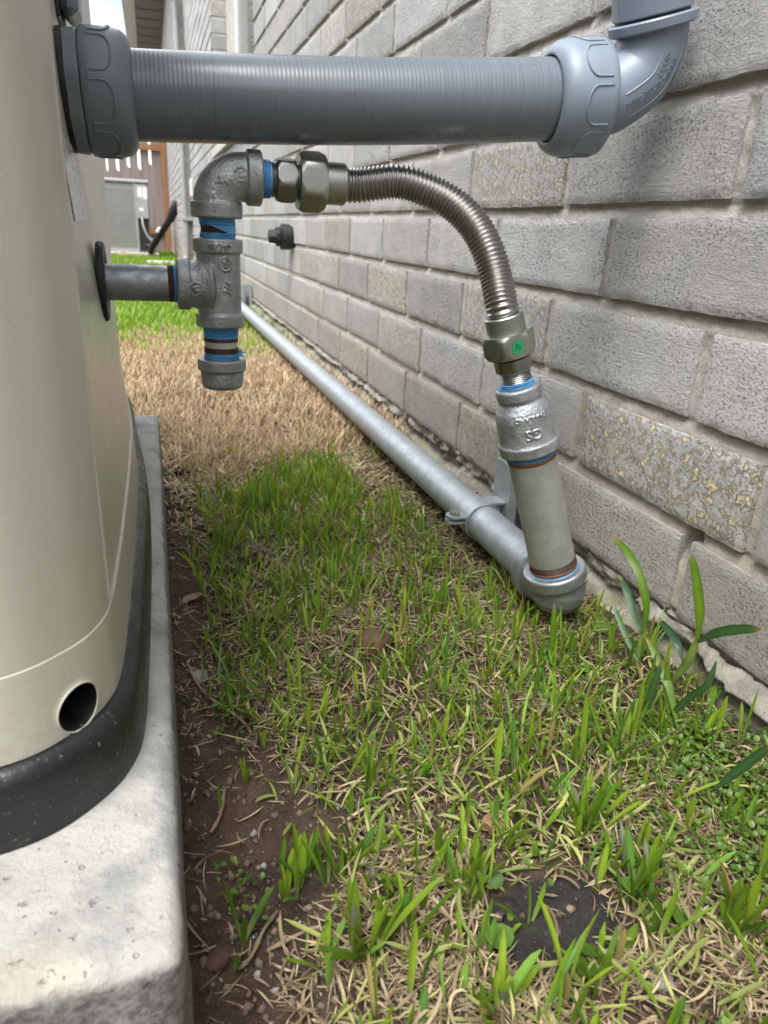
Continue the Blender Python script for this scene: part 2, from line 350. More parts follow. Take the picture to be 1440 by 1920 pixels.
M['fence'] = m_wood('weathered_cedar', (.17, .135, .125), (.30, .245, .225)); M['post'] = m_wood('fresh_cedar', (.20, .09, .04), (.34, .17, .08))
M['white'] = m_flat('white_trim', (.78, .78, .76), .5, .06); M['cream'] = m_flat('cream_fascia', (.60, .60, .53), .5, .1)
M['soffit'] = m_flat('soffit_board', (.17, .18, .145), .7, .25, 8); M['spout'] = m_flat('downspout_paint', (.33, .33, .325), .35, .15, 12)
M['glass'] = G('window_glass').set((.03, .055, .045), .06, 0., **{'Specular IOR Level': .8})
M['ac'] = m_flat('condenser_metal', (.40, .40, .38), .4, .1, 10, metal=.3); M['ac_dark'] = m_flat('condenser_panel', (.29, .29, .275), .45, .1, 10, metal=.2)
M['paper'] = m_flat('white_label', (.75, .76, .78), .5, .06)
def m_label():
    g = G('printed_label'); n = g.noise(1, 3, .6, vec=g.scale((1, 130, 420))); b = g.ramp(g.noise(1, 2, vec=g.scale((1, 30, 170))), (.48, 0.), (.56, 1.))
    k = g.mix(1., g.ramp(n, (.42, 0.), (.52, 1.)), b, 'MULTIPLY'); return g.set(g.mix(k, (.60, .61, .61), (.30, .31, .32)), .3)
M['label'] = m_label()
M['green_dot'] = m_flat('green_sticker', (.01, .30, .11), .4, .1); M['ink'] = m_flat('black_ink', (.02, .02, .02), .6)
M['stone'] = m_flat('pebble_grey', (.26, .25, .23), .85, .4, 120, .001, 200); M['clod'] = m_flat('red_clod', (.13, .062, .042), .95, .5, 120, .002, 150)
M['leaf_dead'] = m_flat('dead_leaf', (.26, .15, .07), .7, .4, 120)
M['path'] = m_flat('path_concrete', (.46, .43, .37), .9, .2, 12, .001, 150)
M['pale_wood'] = m_flat('pale_wood_scrap', (.48, .36, .24), .8, .2, 20)

# ------------------------------------------------------------------ ground
SLAB = .10                                     # top of the concrete slab
def gh(x, y):
    x = np.asarray(x, float); y = np.asarray(y, float)
    z = .007*fbm(x*22, y*22, 0, 3)+.004*fbm(x*90, y*90, 0, 9, 3)
    z = z*np.clip(1.6-y*.4, .4, 1) - .0125*np.clip(y-1, 0, 60)
    z = z - .012*np.exp(-((x-.03)/.03)**2)*(y < 1.05)                                   # trench beside the slab
    z = z - .022*np.exp(-((x-.052)/.022)**2-((y-.315)/.03)**2)                          # the dug hollow
    z = z + .012*np.exp(-((x-.40)/.03)**2)*(y < 8)                                      # banked against the wall
    z = z + .010*np.exp(-((x-.165)/.03)**2-((y-.55)/.06)**2)
    return z
def grid_lines(segs):
    out = [segs[0][0]]
    for a, b, n in segs: out += list(np.linspace(a, b, n+1)[1:])
    return np.array(out)
gx = grid_lines([(-80, -4, 12), (-4, -.1, 24), (-.1, .46, 170), (.46, 2, 12), (2, 80, 12)]); gy = grid_lines([(-80, -1, 16), (-1, .1, 20), (.1, 1.4, 330), (1.4, 4, 60), (4, 20, 50), (20, 150, 16)])
XX, YY = np.meshgrid(gx, gy); nx, ny = len(gx), len(gy)
ii = (np.arange(ny-1)[:, None]*nx+np.arange(nx-1)[None]).ravel()
gq = np.stack([ii, ii+1, ii+nx+1, ii+nx], 1)
def dark_mask(x, y):
    d = .75*fbm(x*16, y*16, 0, 77)+.35*fbm(x*60, y*60, 0, 78)-.42
    for a, b, sx_, sy_ in ((1035, 1730, .046, .032), (1010, 1880, .034, .010), (1120, 1780, .02, .012), (560, 1400, .012, .016), (475, 1700, .012, .010), (700, 1560, .016, .012)):
        p = onZ(a, b, 0.); d = np.maximum(d, 1.1-((x-p[0])/sx_)**2-((y-p[1])/sy_)**2+.5*fbm(x*70, y*70, 0, 79))
    return np.clip(d*3, 0, 1)
o = link('ground', make_mesh('ground', np.stack([XX, YY, gh(XX, YY)], -1).reshape(-1, 3), gq, sharp=0, attr=np.repeat(dark_mask(XX, YY).reshape(-1, 1), 3, 1)), M['soil']); tag(o, 'brown bare soil with dark crusted patches under the grass', 'ground', kind='structure')

# ------------------------------------------------------------------ brick wall of the house
XW = .42; CO = .08444; PITCH = .2499; Z0 = H-.3024; JT = .0135; BD = .09
WIN = (3.173, 5.074, .77, 2.3); YEND = 8.1
house = thing('brick_house_wall', 'long grey brick house wall with pale mortar on the right', 'house wall')
def row_off(k):
    fix = {0: .2017, 1: .1374, 2: .2283, 3: .134, 4: .231, 5: .118, 6: .222}
    return fix.get(k, (.128 if k % 2 else .226)+.01*math.sin(k*2.3))
cand = []
for k in range(30):
    z = Z0+k*CO; zt = z+CO-JT; n0 = -5
    for n in range(-8, 34):
        y0 = row_off(k)+n*PITCH+JT*.5; y1 = y0+PITCH-JT
        segs = [(y0, y1)]
        if zt > WIN[2]+.01 and z < WIN[3]:
            segs = []
            if y0 < WIN[0]: segs.append((y0, min(y1, WIN[0])))
            if y1 > WIN[1]: segs.append((max(y0, WIN[1]), y1))
        for a, b in segs:
            b = min(b, YEND)
            if b-a > .02: cand.append((k, a, b, z, zt))
def brick_grid(w, h, seed, nu=46, nv=16):
    """front face as a fine grid with ragged edges, plus four returns; centred, front at x = 0, body towards +x"""
    u = np.linspace(0, 1, nu); v = np.linspace(0, 1, nv); U, V = np.meshgrid(u, v)
    ey = .0011*fbm(V*h*90+seed, U*3, seed, 1)*(np.abs(U-.5)*2)**8; ez = .0012*fbm(U*w*80+seed, V*3, seed*2., 2)*(np.abs(V-.5)*2)**8
    y = (U-.5)*w+ey; z = (V-.5)*h+ez
    e = np.minimum(np.minimum(U, 1-U)*w, np.minimum(V, 1-V)*h); x = .0014*np.exp(-e/.0016)*(1+.9*fbm(U*w*120, V*h*120, seed, 5)) + .0006*fbm(U*w*110, V*h*160, seed, 7)
    P = np.stack([x, y, z], -1).reshape(-1, 3); i = (np.arange(nv-1)[:, None]*nu+np.arange(nu-1)[None]).ravel(); Fq = np.stack([i, i+nu, i+nu+1, i+1], 1).tolist()
    lp = list(range(nu))+[r*nu+nu-1 for r in range(1, nv)]+[(nv-1)*nu+c for c in range(nu-2, -1, -1)]+[r*nu for r in range(nv-2, 0, -1)]
    B = P[lp].copy(); B[:, 0] = BD; n0 = len(P); P = np.r_[P, B]; m_ = len(lp)
    for q in range(m_): Fq.append([lp[q], lp[(q+1) % m_], n0+(q+1) % m_, n0+q])
    return P, [f for f in Fq]
def brick_tint(k, a):
    r = random.random(); sp = 0.
    if random.random() < .10: sp = random.uniform(.3, .7)
    return [random.choice([random.uniform(.78, .95), random.uniform(.9, 1.1), random.uniform(.95, 1.15)]), random.uniform(0, .45)*(1.2 if k < 4 else .6), sp]
SPL = {(1, .51): 1., (2, 1.35): .95, (4, .86): .55, (0, .83): .7, (0, 1.58): .8, (1, 2.01): .7, (2, 1.85): .8, (2, 2.1): .7, (2, .85): .55, (1, 1.26): .45}
scored = []
for c in cand:
    k, a, b, z, zt = c; P = proj(np.array([(XW, a, z), (XW, b, z), (XW, b, zt), (XW, a, zt)])); area = 0
    if P[:, 2].min() > .05:
        x, y = P[:, 0], P[:, 1]
        if x.max() > 0 and x.min() < 1440 and y.max() > 0 and y.min() < 1920: x = np.clip(x, -50, 1490); y = np.clip(y, -50, 1970); area = abs(np.dot(x, np.roll(y, 1))-np.dot(y, np.roll(x, 1)))/2
    scored.append((area, c))
scored.sort(key=lambda q: -q[0]); FW, FH = PITCH-JT, CO-JT
near_me = [make_mesh('brick', *brick_grid(FW, FH, 11.3*s+1), sharp=50) for s in range(8)]
far_me = make_mesh('brick', *box(0, BD, -FW/2, FW/2, -FH/2, FH/2, .0022), smooth=False)
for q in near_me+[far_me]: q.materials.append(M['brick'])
rest = []; RT = []; nn = 0
for i, (area, (k, a, b, z, zt)) in enumerate(scored):
    t = brick_tint(k, a)
    if a < 1.1: t[2] = 0.
    for (kk, yy), s in SPL.items():
        if kk == k and abs((a+b)/2-yy) < .07: t[2] = s
    if i < 290 and area > 60:
        full = abs(b-a-FW) < 1e-4; near = area > 1500
        if full: me = near_me[(k*3+int(a*37)) % 8] if near else far_me
        else:
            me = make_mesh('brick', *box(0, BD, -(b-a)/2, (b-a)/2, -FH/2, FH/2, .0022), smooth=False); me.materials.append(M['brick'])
        o = link('brick', me, None, house); o.location = (XW+random.uniform(-.0012, .0012), (a+b)/2, (z+zt)/2+random.uniform(-.0007, .0007))
        o.rotation_euler = (random.uniform(-.004, .004), 0, random.uniform(-.003, .003)); o.color = (*t, 1)
    else:
        vf = box(XW+random.uniform(-.001, .001), XW+BD, a, b, z, zt, .002); rest.append(vf); RT += [t]*len(vf[0])
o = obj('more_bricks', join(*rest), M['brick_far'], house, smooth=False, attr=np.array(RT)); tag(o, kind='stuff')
# mortar: detailed sheet close by, plain blocks farther on
my = np.arange(-.05, 2.3, .0045); mz = np.arange(Z0-.006, Z0+13*CO, .0028); A, B = np.meshgrid(my, mz)
ph = ((B-Z0) % CO); inj = np.clip((ph-(CO-JT))/JT, 0, 1); bed = ph > CO-JT-.0005
prof = np.where(bed, .0045+.0035*inj, .0055)
mx_ = XW+prof+.0016*fbm(A*60, B*110, 0, 21)+.0008*fbm(A*240, B*240, 0, 22, 3)
hole = (np.exp(-((A-.449)/.009)**2-((B-(Z0+.063))/.022)**2)); mx_ = mx_+.02*np.clip(hole*1.6-.3, 0, 1)
i = (np.arange(len(mz)-1)[:, None]*len(my)+np.arange(len(my)-1)[None]).ravel()
o = link('mortar', make_mesh('mortar', np.stack([mx_, A, B], -1).reshape(-1, 3), np.stack([i, i+len(my), i+len(my)+1, i+1], 1), sharp=0), M['mortar'], house)
mb = [box(XW+.006, XW+BD-.003, 2.28, WIN[0]-.004, Z0-.02, 2.9), box(XW+.006, XW+BD-.003, WIN[0]-.004, WIN[1]+.004, Z0-.02, WIN[2]-.004), box(XW+.006, XW+BD-.003, WIN[0]-.004, WIN[1]+.004, WIN[3]+.02, 2.9), box(XW+.006, XW+BD-.003, WIN[1]+.004, YEND-.004, Z0-.02, 2.9), box(XW+.03, XW+BD-.003, -1.9, 2.28, Z0-.02, 2.9), box(XW+.006, XW+.03, -1.9, 2.28, Z0+13*CO, 2.9)]
obj('mortar', join(*mb), M['mortar'], house, smooth=False)
# foundation ledge with broken mortar crust
fy = np.r_[np.arange(-.3, 1.6, .005), np.arange(1.6, 8.2, .06)]; nv = 60; tt = np.linspace(0, 1, nv); A, T = np.meshgrid(fy, tt)
fz = Z0-.003-T*.15
crust = np.clip(1-np.abs(T-.06)/.05, 0, 1); gap = np.exp(-((T-.15-.03*vnoise(A*9, 0, 0, 4))/.035)**2)
fx = XW+.004-.030*np.clip((T-.12)/.35, 0, 1)**.8 - (.009+.010*fbm(A*19, 0, 0, 31))*crust*(fbm(A*7, 3, 0, 8) > -.25) + .016*gap*(.6+.7*fbm(A*11, 5, 0, 13)) + .010*fbm(A*24, T*6, 0, 33) + .006*fbm(A*110, T*30, 0, 34, 5)
near = np.clip(1-(np.abs(A-.27)/.14)**4, 0, 1); fx = fx - near*.010*crust
i = (np.arange(nv-1)[:, None]*len(fy)+np.arange(len(fy)-1)[None]).ravel()
link('foundation', make_mesh('foundation', np.stack([fx, A, fz], -1).reshape(-1, 3), np.stack([i, i+1, i+len(fy)+1, i+len(fy)], 1), sharp=0), M['found'], house)
# window recess
wn = obj('window', join(box(.563, .60, WIN[0]-.08, WIN[0]+.04, WIN[2], WIN[3]), box(.563, .60, WIN[1]-.05, WIN[1]+.08, WIN[2], WIN[3]), box(.5635, .60, WIN[0]+.04, WIN[1]-.05, WIN[2], WIN[2]+.05), box(.5635, .60, WIN[0]+.04, WIN[1]-.05, WIN[3]-.05, WIN[3])), M['white'], house, smooth=False)
obj('pane', box(.575, .585, WIN[0]+.04, WIN[1]-.05, WIN[2]+.05, WIN[3]-.05), M['glass'], wn, smooth=False)
obj('jamb', join(box(XW+BD, .5625, WIN[1]-.002, WIN[1]+.08, WIN[2], WIN[3]), box(XW+BD, .5625, WIN[0]-.08, WIN[0]+.002, WIN[2], WIN[3])), M['mortar'], house, smooth=False)
obj('window_sill', box(XW-.02, .562, WIN[0]-.003, WIN[1]+.003, WIN[2]-.05, WIN[2]-.002, .004), M['mortar'], house, smooth=False)

# ------------------------------------------------------------------ far wing, eave, downspout, fence, condenser
wing = thing('house_wing', 'far brick wing of the house with overhanging eave', 'house wing')
XV = .331; YV = 19.; vb = []; vt = []
for k in range(32):
    z = Z0-.12+k*CO
    for n in range(-1, 46):
        y0 = YEND+.0+n*PITCH+(.125 if k % 2 else 0); y1 = min(y0+PITCH-JT, YV); y0 = max(y0, YEND)
        if y1-y0 < .03: continue
        q = box(XV, XV+.09, y0, y1, z, z+CO-JT, .002); vb.append(q); vt += [[random.uniform(.9, 1.15), random.uniform(0, .3), random.choice([0, 0, .6])]]*len(q[0])
    q = box(XV+.095, XV+.22, YEND, YEND+.09, z, z+CO-JT, .002); vb.append(q); vt += [[random.uniform(.8, 1.), .3, 0]]*len(q[0])  # end face bricks tinted darker, its shade put into the tint
o = obj('brick_courses', join(*vb), M['brick_far'], wing, smooth=False, attr=np.array(vt)); tag(o, kind='stuff')
obj('mortar', join(box(XV+.006, XV+.085, YEND+.006, YV-.005, -.25, 2.6), box(XV+.085, XV+.3, YEND+.006, YEND+.08, -.25, 2.6)), M['mortar'], wing, smooth=False)
zs = 2.72
sf = obj('soffit', box(-.01, XV, YEND-.4, YV+.6, zs, zs+.02), M['soffit'], wing, smooth=False)
for q in range(24): obj('soffit_batten', box(.0, XV-.01, YEND-.2+q*.47, YEND-.18+q*.47, zs-.012, zs-.0005), M['soffit'], sf, smooth=False)
obj('fascia', box(-.035, -.012, YEND-.4, YV+.6, zs-.03, zs+.18), M['cream'], wing, smooth=False)
obj('gutter', join(box(-.14, -.037, YEND-.4, YV+.6, zs+.04, zs+.05), box(-.14, -.13, YEND-.4, YV+.6, zs+.05, zs+.16)), M['cream'], wing, smooth=False)
obj('roof', (np.array([(-.16, YEND-.5, zs+.17), (-.16, YV+.7, zs+.17), (3, YV+.7, zs+1.6), (3, YEND-.5, zs+1.6), (-.16, YEND-.5, zs+.2), (-.16, YV+.7, zs+.2), (3, YV+.7, zs+1.63), (3, YEND-.5, zs+1.63)]), [[3, 2, 1, 0], [4, 5, 6, 7], [0, 1, 5, 4], [2, 3, 7, 6], [1, 2, 6, 5], [3, 0, 4, 7]]), M['ac_dark'], wing, smooth=False)
ds = thing('downspout', 'pale grey rain downspout on the far corner with curved outlet', 'downspout')
yd = 8.04; pth = cat_rom([(-.08, yd, zs+.03), (-.08, yd, zs-.16), (.0, yd, zs-.26), (.2, yd, zs-.40), (.325, yd, zs-.48), (.349, yd, zs-.56), (.35, yd, zs-1.2), (.349, yd, 1.), (.349, yd, .2), (.349, yd, .06), (.335, yd-.01, -.015), (.28, yd-.06, -.045), (.22, yd-.10, -.05)], 8)
obj('pipe', sweep(pth, .024, 14), M['spout'], ds)
for z in (1.5, .35): obj('bracket', box(.322, .42, yd-.035, yd+.062, z, z+.03, .003), M['spout'], ds, smooth=False)
tag(obj('junction_box', box(XW-.035, XW-.001, 7.55, 7.68, .56, .72, .01), M['cream'], smooth=False), 'small pale box fixed low on the brick wall near the downspout', 'utility box')
fen = thing('wooden_fence', 'weathered brown board fence closing the side yard, with added unseen runs', 'fence')
FY = 13.2
for q in range(21):
    x1 = .252-q*.165; g_ = (0, .030, .036, .036, .036)[q] if q < 5 else .02; zc_ = (1., 1.14, 1.06, 1.08, 1.02)[q % 5]; w = .168; z0 = float(gh(x1, FY))-.02; zt = 1.85+.03*math.sin(q*7)
    pr_ = [(x1-w, z0), (x1, z0), (x1, zc_), (x1-g_, zc_+.05), (x1-g_, zt), (x1-w, zt)]; V = np.array([(a, FY+.006*(q % 2)+d, b) for d in (0, .018) for a, b in pr_])
    obj('board', (V, [[0, 1, 2, 3, 4, 5], [11, 10, 9, 8, 7, 6]]+[[k, k+6, (k+1) % 6+6, (k+1) % 6] for k in range(6)]), M['fence'], fen, smooth=False)
unseen_run_me = None  # left run is out of view, added to block low sky light
for q in range(98):
    y1 = FY-.02-q*.168; z0 = float(gh(-3.2, y1))-.02; 
    if unseen_run_me is None: unseen_run_me = make_mesh('board', *box(-.009, .009, -.081, .081, 0, 1.95), smooth=False); unseen_run_me.materials.append(M['fence'])
    o = link('board', unseen_run_me, None, fen); o.location = (-3.2+.004*(q % 2), y1-.084, z0)
for q in range(22):  # unseen return behind the camera, added to block low sky and deepen shading
    o = link('board', unseen_run_me, None, fen); o.location = (-3.1+q*.168, -2.6+.004*(q % 2), -.02); o.rotation_euler = (0, 0, PI/2)
for z in (.12, 1.36): obj('rail', box(-3.19+.01, -3.14, -3.3, FY-.05, z, z+.09), M['post'], fen, smooth=False)  # rails of the added left run
for z in (.12, 1.36): obj('rail', box(-3.13, .325, FY-.045, FY-.004, z, z+.09), M['post'], fen, smooth=False)
obj('post', box(.235, .325, FY-.14, FY-.05, -.25, 1.87, .004), M['post'], fen, smooth=False)
ac = thing('air_conditioner', 'grey outdoor air conditioning condenser in front of the wooden fence', 'air conditioner')
ay = 10.5; ag = float(gh(-.3, ay))
a0, a1 = -1.02, .0; zb, zt = ag+.05, .765
obj('cabinet', box(a0, a1, ay+.0, ay+.9, zb, zt, .012), M['ac_dark'], ac, smooth=False)
gl = [box(a0+.04, -.17, ay-.014, ay-.001, zb+.06+j*.024, zb+.072+j*.024) for j in range(int((zt-zb-.1)/.024))]
tag(obj('grille', join(*gl), M['ac'], ac, smooth=False), kind='stuff')
obj('frame', join(box(-.17, -.145, ay-.02, ay-.001, zb, zt-.005), box(a0, -.17, ay-.02, ay-.001, zb, zb+.05)), M['ac'], ac, smooth=False)
obj('top_cover', box(a0-.02, a1+.02, ay-.03, ay+.93, zt+.0015, zt+.04, .01), M['ac'], ac, smooth=False)
pn = obj('service_panel', box(-.143, -.006, ay-.03, ay-.001, zb+.42, zt-.02, .004), M['ac'], ac, smooth=False)
for x0, x1, z0, z1 in ((-.125, -.07, .60, .72), (-.06, -.008, .58, .72), (-.12, -.06, .435, .475)): obj('label_plate', box(x0, x1, ay-.033, ay-.0305, z0, z1), M['paper'], pn, smooth=False)
obj('recess_shade_plate', box(-.135, -.01, ay-.004, ay-.001, zb+.02, zb+.41), M['dark'], ac, smooth=False)  # flat dark plate on the face; its colour stands in for recess shade
tag(obj('condenser_pad', box(a0-.12, .10, ay-.14, ay+1.05, ag-.04, ag+.0492, .01), M['path'], smooth=False), 'low concrete pad under the air conditioning condenser', 'concrete pad')
li = thing('refrigerant_line', 'black insulated refrigerant line sloping from the condenser up to the wing wall', 'pipe')
L0 = onY(283, 468, 10.3); L1 = onY(300, 440, 10.0); L2 = onY(319, 412, 9.8); L3 = onY(330, 385, 9.7)
obj('insulation', sweep(cat_rom([(-.03, 10.49, .02), (.0, 10.42, -.03), L0, L1, L2], 8), .04, 14), M['rubber'], li)
obj('wall_cover', sweep([L2, L3, L3+np.array([.0, 0, .05])], [.05, .055, .03], 10), M['rubber'], li)
obj('bare_pipe', sweep(cat_rom([L1+np.array([-.03, -.05, .03]), L1+np.array([.0, -.06, .07]), L1+np.array([.03, -.05, .05])], 5), .022, 8), M['white'], li)
tag(obj('electrical_whip', sweep(cat_rom([(-.09, ay-.02, zb+.43), (-.08, ay-.07, zb+.33), (-.03, ay-.1, zb+.2), (.06, ay-.12, zb+.14), (.13, ay-.14, zb+.2)], 8), .013, 8), M['spout']), 'thin grey electrical whip curving below the condenser panel', 'cable')
tag(obj('wood_scrap', xf(join(box(0, .16, 0, .1, 0, .035, .006), box(.02, .09, .01, .08, .035, .06, .006)), (-.40, ay-.3, ag+.0), (1, .1, 0), (-.1, 1, 0), (0, 0, 1)), M['pale_wood'], smooth=False), 'pale scrap of wood lying in front of the condenser', 'wood scrap')
pa = obj('path', box(-.06, .38, 8.25, 8.62, float(gh(0, 8.4))-.05, float(gh(0, 8.4))+.022, .008), M['path'], smooth=False); tag(pa, 'pale concrete stepping strip across the far grass', 'path', kind='structure')

# ------------------------------------------------------------------ black capped pipe on the wall
pl = thing('capped_wall_pipe', 'black plastic capped pipe stub sticking out of the brick wall', 'pipe stub')
pc = onX(548, 445, XW)
obj('collar', lathe(pc, (-1, 0, 0), [(-.03, .030), (.006, .032), (.008, .037), (.035, .038), (.037, .034), (.038, .02)], 40), M['rubber'], pl)
cp = obj('threaded_plug', hexnut(pc+np.array([-.037, 0, 0]), (-1, 0, 0), .014, .026), M['rubber'], pl)
obj('square_head', lathe(pc+np.array([-.050, 0, 0]), (-1, 0, 0), [(0, .020), (.022, .019), (.024, .016)], 4), M['rubber'], cp, smooth=False)

# ------------------------------------------------------------------ concrete slab
def offset_loop(P, d):
    T = np.roll(P, -1, 0)-np.roll(P, 1, 0); T /= np.linalg.norm(T, axis=1)[:, None]; return P + d*np.stack([T[:, 1], -T[:, 0]], 1)      # outward for ccw
def loft(loops, zs, top=True, bottom=True):
    n = len(loops[0]); V = np.concatenate([np.c_[l, np.broadcast_to(z, n)] for l, z in zip(loops, zs)]); Fc = []
    for k in range(len(loops)-1):
        for i in range(n): j = (i+1) % n; Fc.append([k*n+i, k*n+j, (k+1)*n+j, (k+1)*n+i])
    if top: Fc.append([(len(loops)-1)*n+i for i in range(n)])
    if bottom: Fc.append(list(range(n))[::-1])
    return V, Fc
def round_rect(x0, x1, y0, y1, r, step=.006):
    P = []
    for cx, cy, a in ((x1-r, y0+r, -90), (x1-r, y1-r, 0), (x0+r, y1-r, 90), (x0+r, y0+r, 180)):
        for t in range(0, 90, 15): P.append((cx+r*math.cos(R(a+t)), cy+r*math.sin(R(a+t))))
    P = np.array(P); n = int(2*(x1-x0+y1-y0)/step); return resample(np.r_[P, P[:1]], n)[0][:-1]
SX, SY0, SY1 = -.0043, .1896, 1.012
lo = round_rect(-1.27, SX, SY0, SY1, .012); LP = []; ZS = []
for z, ins in [(-.06, -.004), (.0, -.003), (.03, -.002), (.05, -.001), (.065, .0), (.086, .0), (.0915, .0008), (.0955, .0025), (.0983, .0055), (.0995, .009), (.1, .013)]:
    a = np.c_[np.clip(lo[:, 0], -1.27+ins, SX-ins), np.clip(lo[:, 1], SY0+ins, SY1-ins)]; nz = fbm(a[:, 0]*80, a[:, 1]*80, z*80, 41); rough = (.0055 if z < .088 else .0014)*(np.where(a[:, 1] < .22, 1, .35))
    LP.append(a+np.c_[nz*rough*.5, nz*rough]*(z < .0993)); ZS.append(z+.0008*nz*(.08 < z < .0993))
sv_, sf_ = loft(LP, ZS, top=False); nl = len(lo); sv_ = np.r_[sv_, [[-.6, .6, .1]]]; kk = (len(LP)-1)*nl; sf_ += [[kk+i, kk+(i+1) % nl, len(sv_)-1] for i in range(nl)]
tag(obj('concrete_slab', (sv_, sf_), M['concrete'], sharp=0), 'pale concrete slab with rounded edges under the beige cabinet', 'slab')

# ------------------------------------------------------------------ beige generator cabinet
cab = thing('generator_cabinet', 'beige metal standby generator cabinet with black base on the left', 'generator')
bo = [(-.0375, .965), (-.0275, .824), (-.0175, .68), (-.0155, .588), (-.0155, .488), (-.017, .384), (-.0195, .322), (-.0255, .297), (-.0365, .2795), (-.057, .2625), (-.085, .2545), (-.15, .244), (-.6, .226), (-1.05, .244), (-1.18, .27), (-1.225, .33), (-1.235, .6), (-1.225, .9), (-1.18, .975), (-.6, 1.0), (-.12, .995), (-.06, .99)]
bo = resample(np.r_[cat_rom(np.array(bo)[::-1], 10, True), [bo[-1]]], 3000)[0][:-1]
def area2(P): return np.sum(P[:, 0]*np.roll(P[:, 1], -1)-np.roll(P[:, 0], -1)*P[:, 1])
if area2(bo) < 0: bo = bo[::-1].copy()
ZB = SLAB+.037; ZK = SLAB+.077; ZT = .86
bl = [(SLAB, 0), (SLAB+.004, -.0), (SLAB+.026, -.001), (SLAB+.031, -.0018), (SLAB+.0345, -.0035), (SLAB+.0365, -.006), (ZB, -.009), (ZB-.0005, -.03)]
obj('base', loft([offset_loop(bo, d) for z, d in bl], [z for z, d in bl]), M['black'], cab, sharp=0)
# skirt band with a round opening
sk = offset_loop(bo, -.0085); skt = offset_loop(bo, -.0098); NZ = 32; n = len(bo)
V = []
for k in range(NZ):
    t = k/(NZ-1); V.append(np.c_[sk*(1-t)+skt*t, np.full(n, ZB+.0006+(ZK-ZB)*t)])
V = np.array(V); px = proj(V.reshape(-1, 3)); hc = (147, 1325); a_, b_, ang = 43.5, 36.5, R(-52)
ca, sa = math.cos(ang), math.sin(ang); dx, dy = px[:, 0]-hc[0], px[:, 1]-hc[1]; du = (dx*ca+dy*sa)/a_; dv = (-dx*sa+dy*ca)/b_; rr = np.hypot(du, dv)
vis = (V.reshape(-1, 3)[:, 1] < .4) & (V.reshape(-1, 3)[:, 0] > -.2); inside = (rr < 1) & vis
Vf = V.reshape(-1, 3)
# the opening is worked out once as a circle on the band: centre, along-band radius, height radius
cidx = np.where(vis)[0][np.argmin(rr[vis])]; hcz = Vf[cidx, 2]; s_arc = np.r_[0, np.cumsum(np.linalg.norm(np.diff(sk, axis=0), axis=1))]; hs = s_arc[cidx % n]; hr = .0113
S = np.tile(s_arc, NZ)-hs; Zr = Vf[:, 2]-hcz; rad = np.hypot(S, Zr); ins = rad < hr
keep = []; snap = set()
for k in range(NZ-1):
    for i in range(n):
        j = (i+1) % n; q = [k*n+i, k*n+j, (k+1)*n+j, (k+1)*n+i]; c = ins[q].sum()
        if c == 4 or (c >= 2 and rad[q].mean() < hr): continue
        keep.append(q)
        if c: snap.update(int(w) for w in q if ins[w])
def on_band(s, z):
    s = s+hs; p = np.stack([np.interp(s, s_arc, sk[:, k]) for k in (0, 1)], -1); return np.c_[p, z]
for w in range(len(Vf)):
    if vis[w] and abs(rad[w]-hr) < .0009:
        f = hr/max(rad[w], 1e-6); Vf[w] = on_band(np.array([S[w]*f]), np.array([hcz+Zr[w]*f]))[0]
skirt = obj('skirt', (Vf, keep), M['paint'], cab, sharp=30)
th = np.linspace(0, 2*PI, 48, endpoint=False); rim = on_band(hr*1.01*np.cos(th), hcz+hr*1.01*np.sin(th)); nrm = np.array([.55, -.83, 0]); rim = np.r_[rim, rim[:2]]
obj('opening_rim', sweep(rim, .00045, 8), M['paint'], skirt)
dk = []
for k in range(48): dk.append(rim[k]-nrm*.0012)
dk = np.array(dk); bk = dk-nrm*.05; obj('opening_shade_liner', (np.r_[dk, bk], [[i, (i+1) % 48, 48+(i+1) % 48, 48+i] for i in range(48)]+[[48+i for i in range(48)]]), M['dark'], skirt)  # near-black liner, the unlit cabinet interior put into its colour
# body: corner panel wraps the front, the right side carries a recessed panel
seam_y = .322
rs_ = (skt[:, 0] > -.12) & (skt[:, 1] > .30) & (skt[:, 1] < .985); ro_ = np.argsort(skt[rs_, 1]); SKY, SKX = skt[rs_, 1][ro_], skt[rs_, 0][ro_]
def side_x(y, z=9.):    # the side panel leans in slightly above the skirt, most in the middle of its length
    lean = .1*np.interp(y, [.32, .36, .46, .56, .70, .84, .94], [.0, .25, .8, 1., 1., .5, 0.])
    return np.interp(y, SKY, SKX)-.0014-lean*np.clip(z-ZK, 0, .27)
bd = offset_loop(bo, -.0104); right = (bd[:, 0] > -.12) & (bd[:, 1] > seam_y) & (bd[:, 1] < .985)
bdo = bd.copy(); bdo[right, 0] = np.minimum(bd[right, 0], side_x(bd[right, 1])-.004)
obj('skirt_ledge', loft([skt, offset_loop(skt, -.0005), offset_loop(skt, -.0025)], [ZK+.0004, ZK+.0009, ZK+.0010], top=False, bottom=False), M['paint'], skirt, sharp=0)
zc = [ZK+.0012, ZK+.004, ZK+.008, .3, .5, ZT]
obj('body_panel', loft([bdo, bdo, bdo, bdo, bdo, bdo], zc), M['paint'], cab, sharp=35)
yy = np.linspace(seam_y, .975, 60); zz_ = np.array([ZK+.0017, ZK+.005, .19, .2, .22, .25, .3, .35, .4, .5, .7, ZT-.01]); pv = [(float(side_x(y, z)), y, z) for z in zz_ for y in yy]
pv += [(p[0]-.0035, p[1], p[2]) for p in pv]; n0 = 60*len(zz_); pf = []
for k in range(len(zz_)-1):
    for i in range(59): q = [k*60+i, k*60+i+1, (k+1)*60+i+1, (k+1)*60+i]; pf.append(q); pf.append([w+n0 for w in q[::-1]])
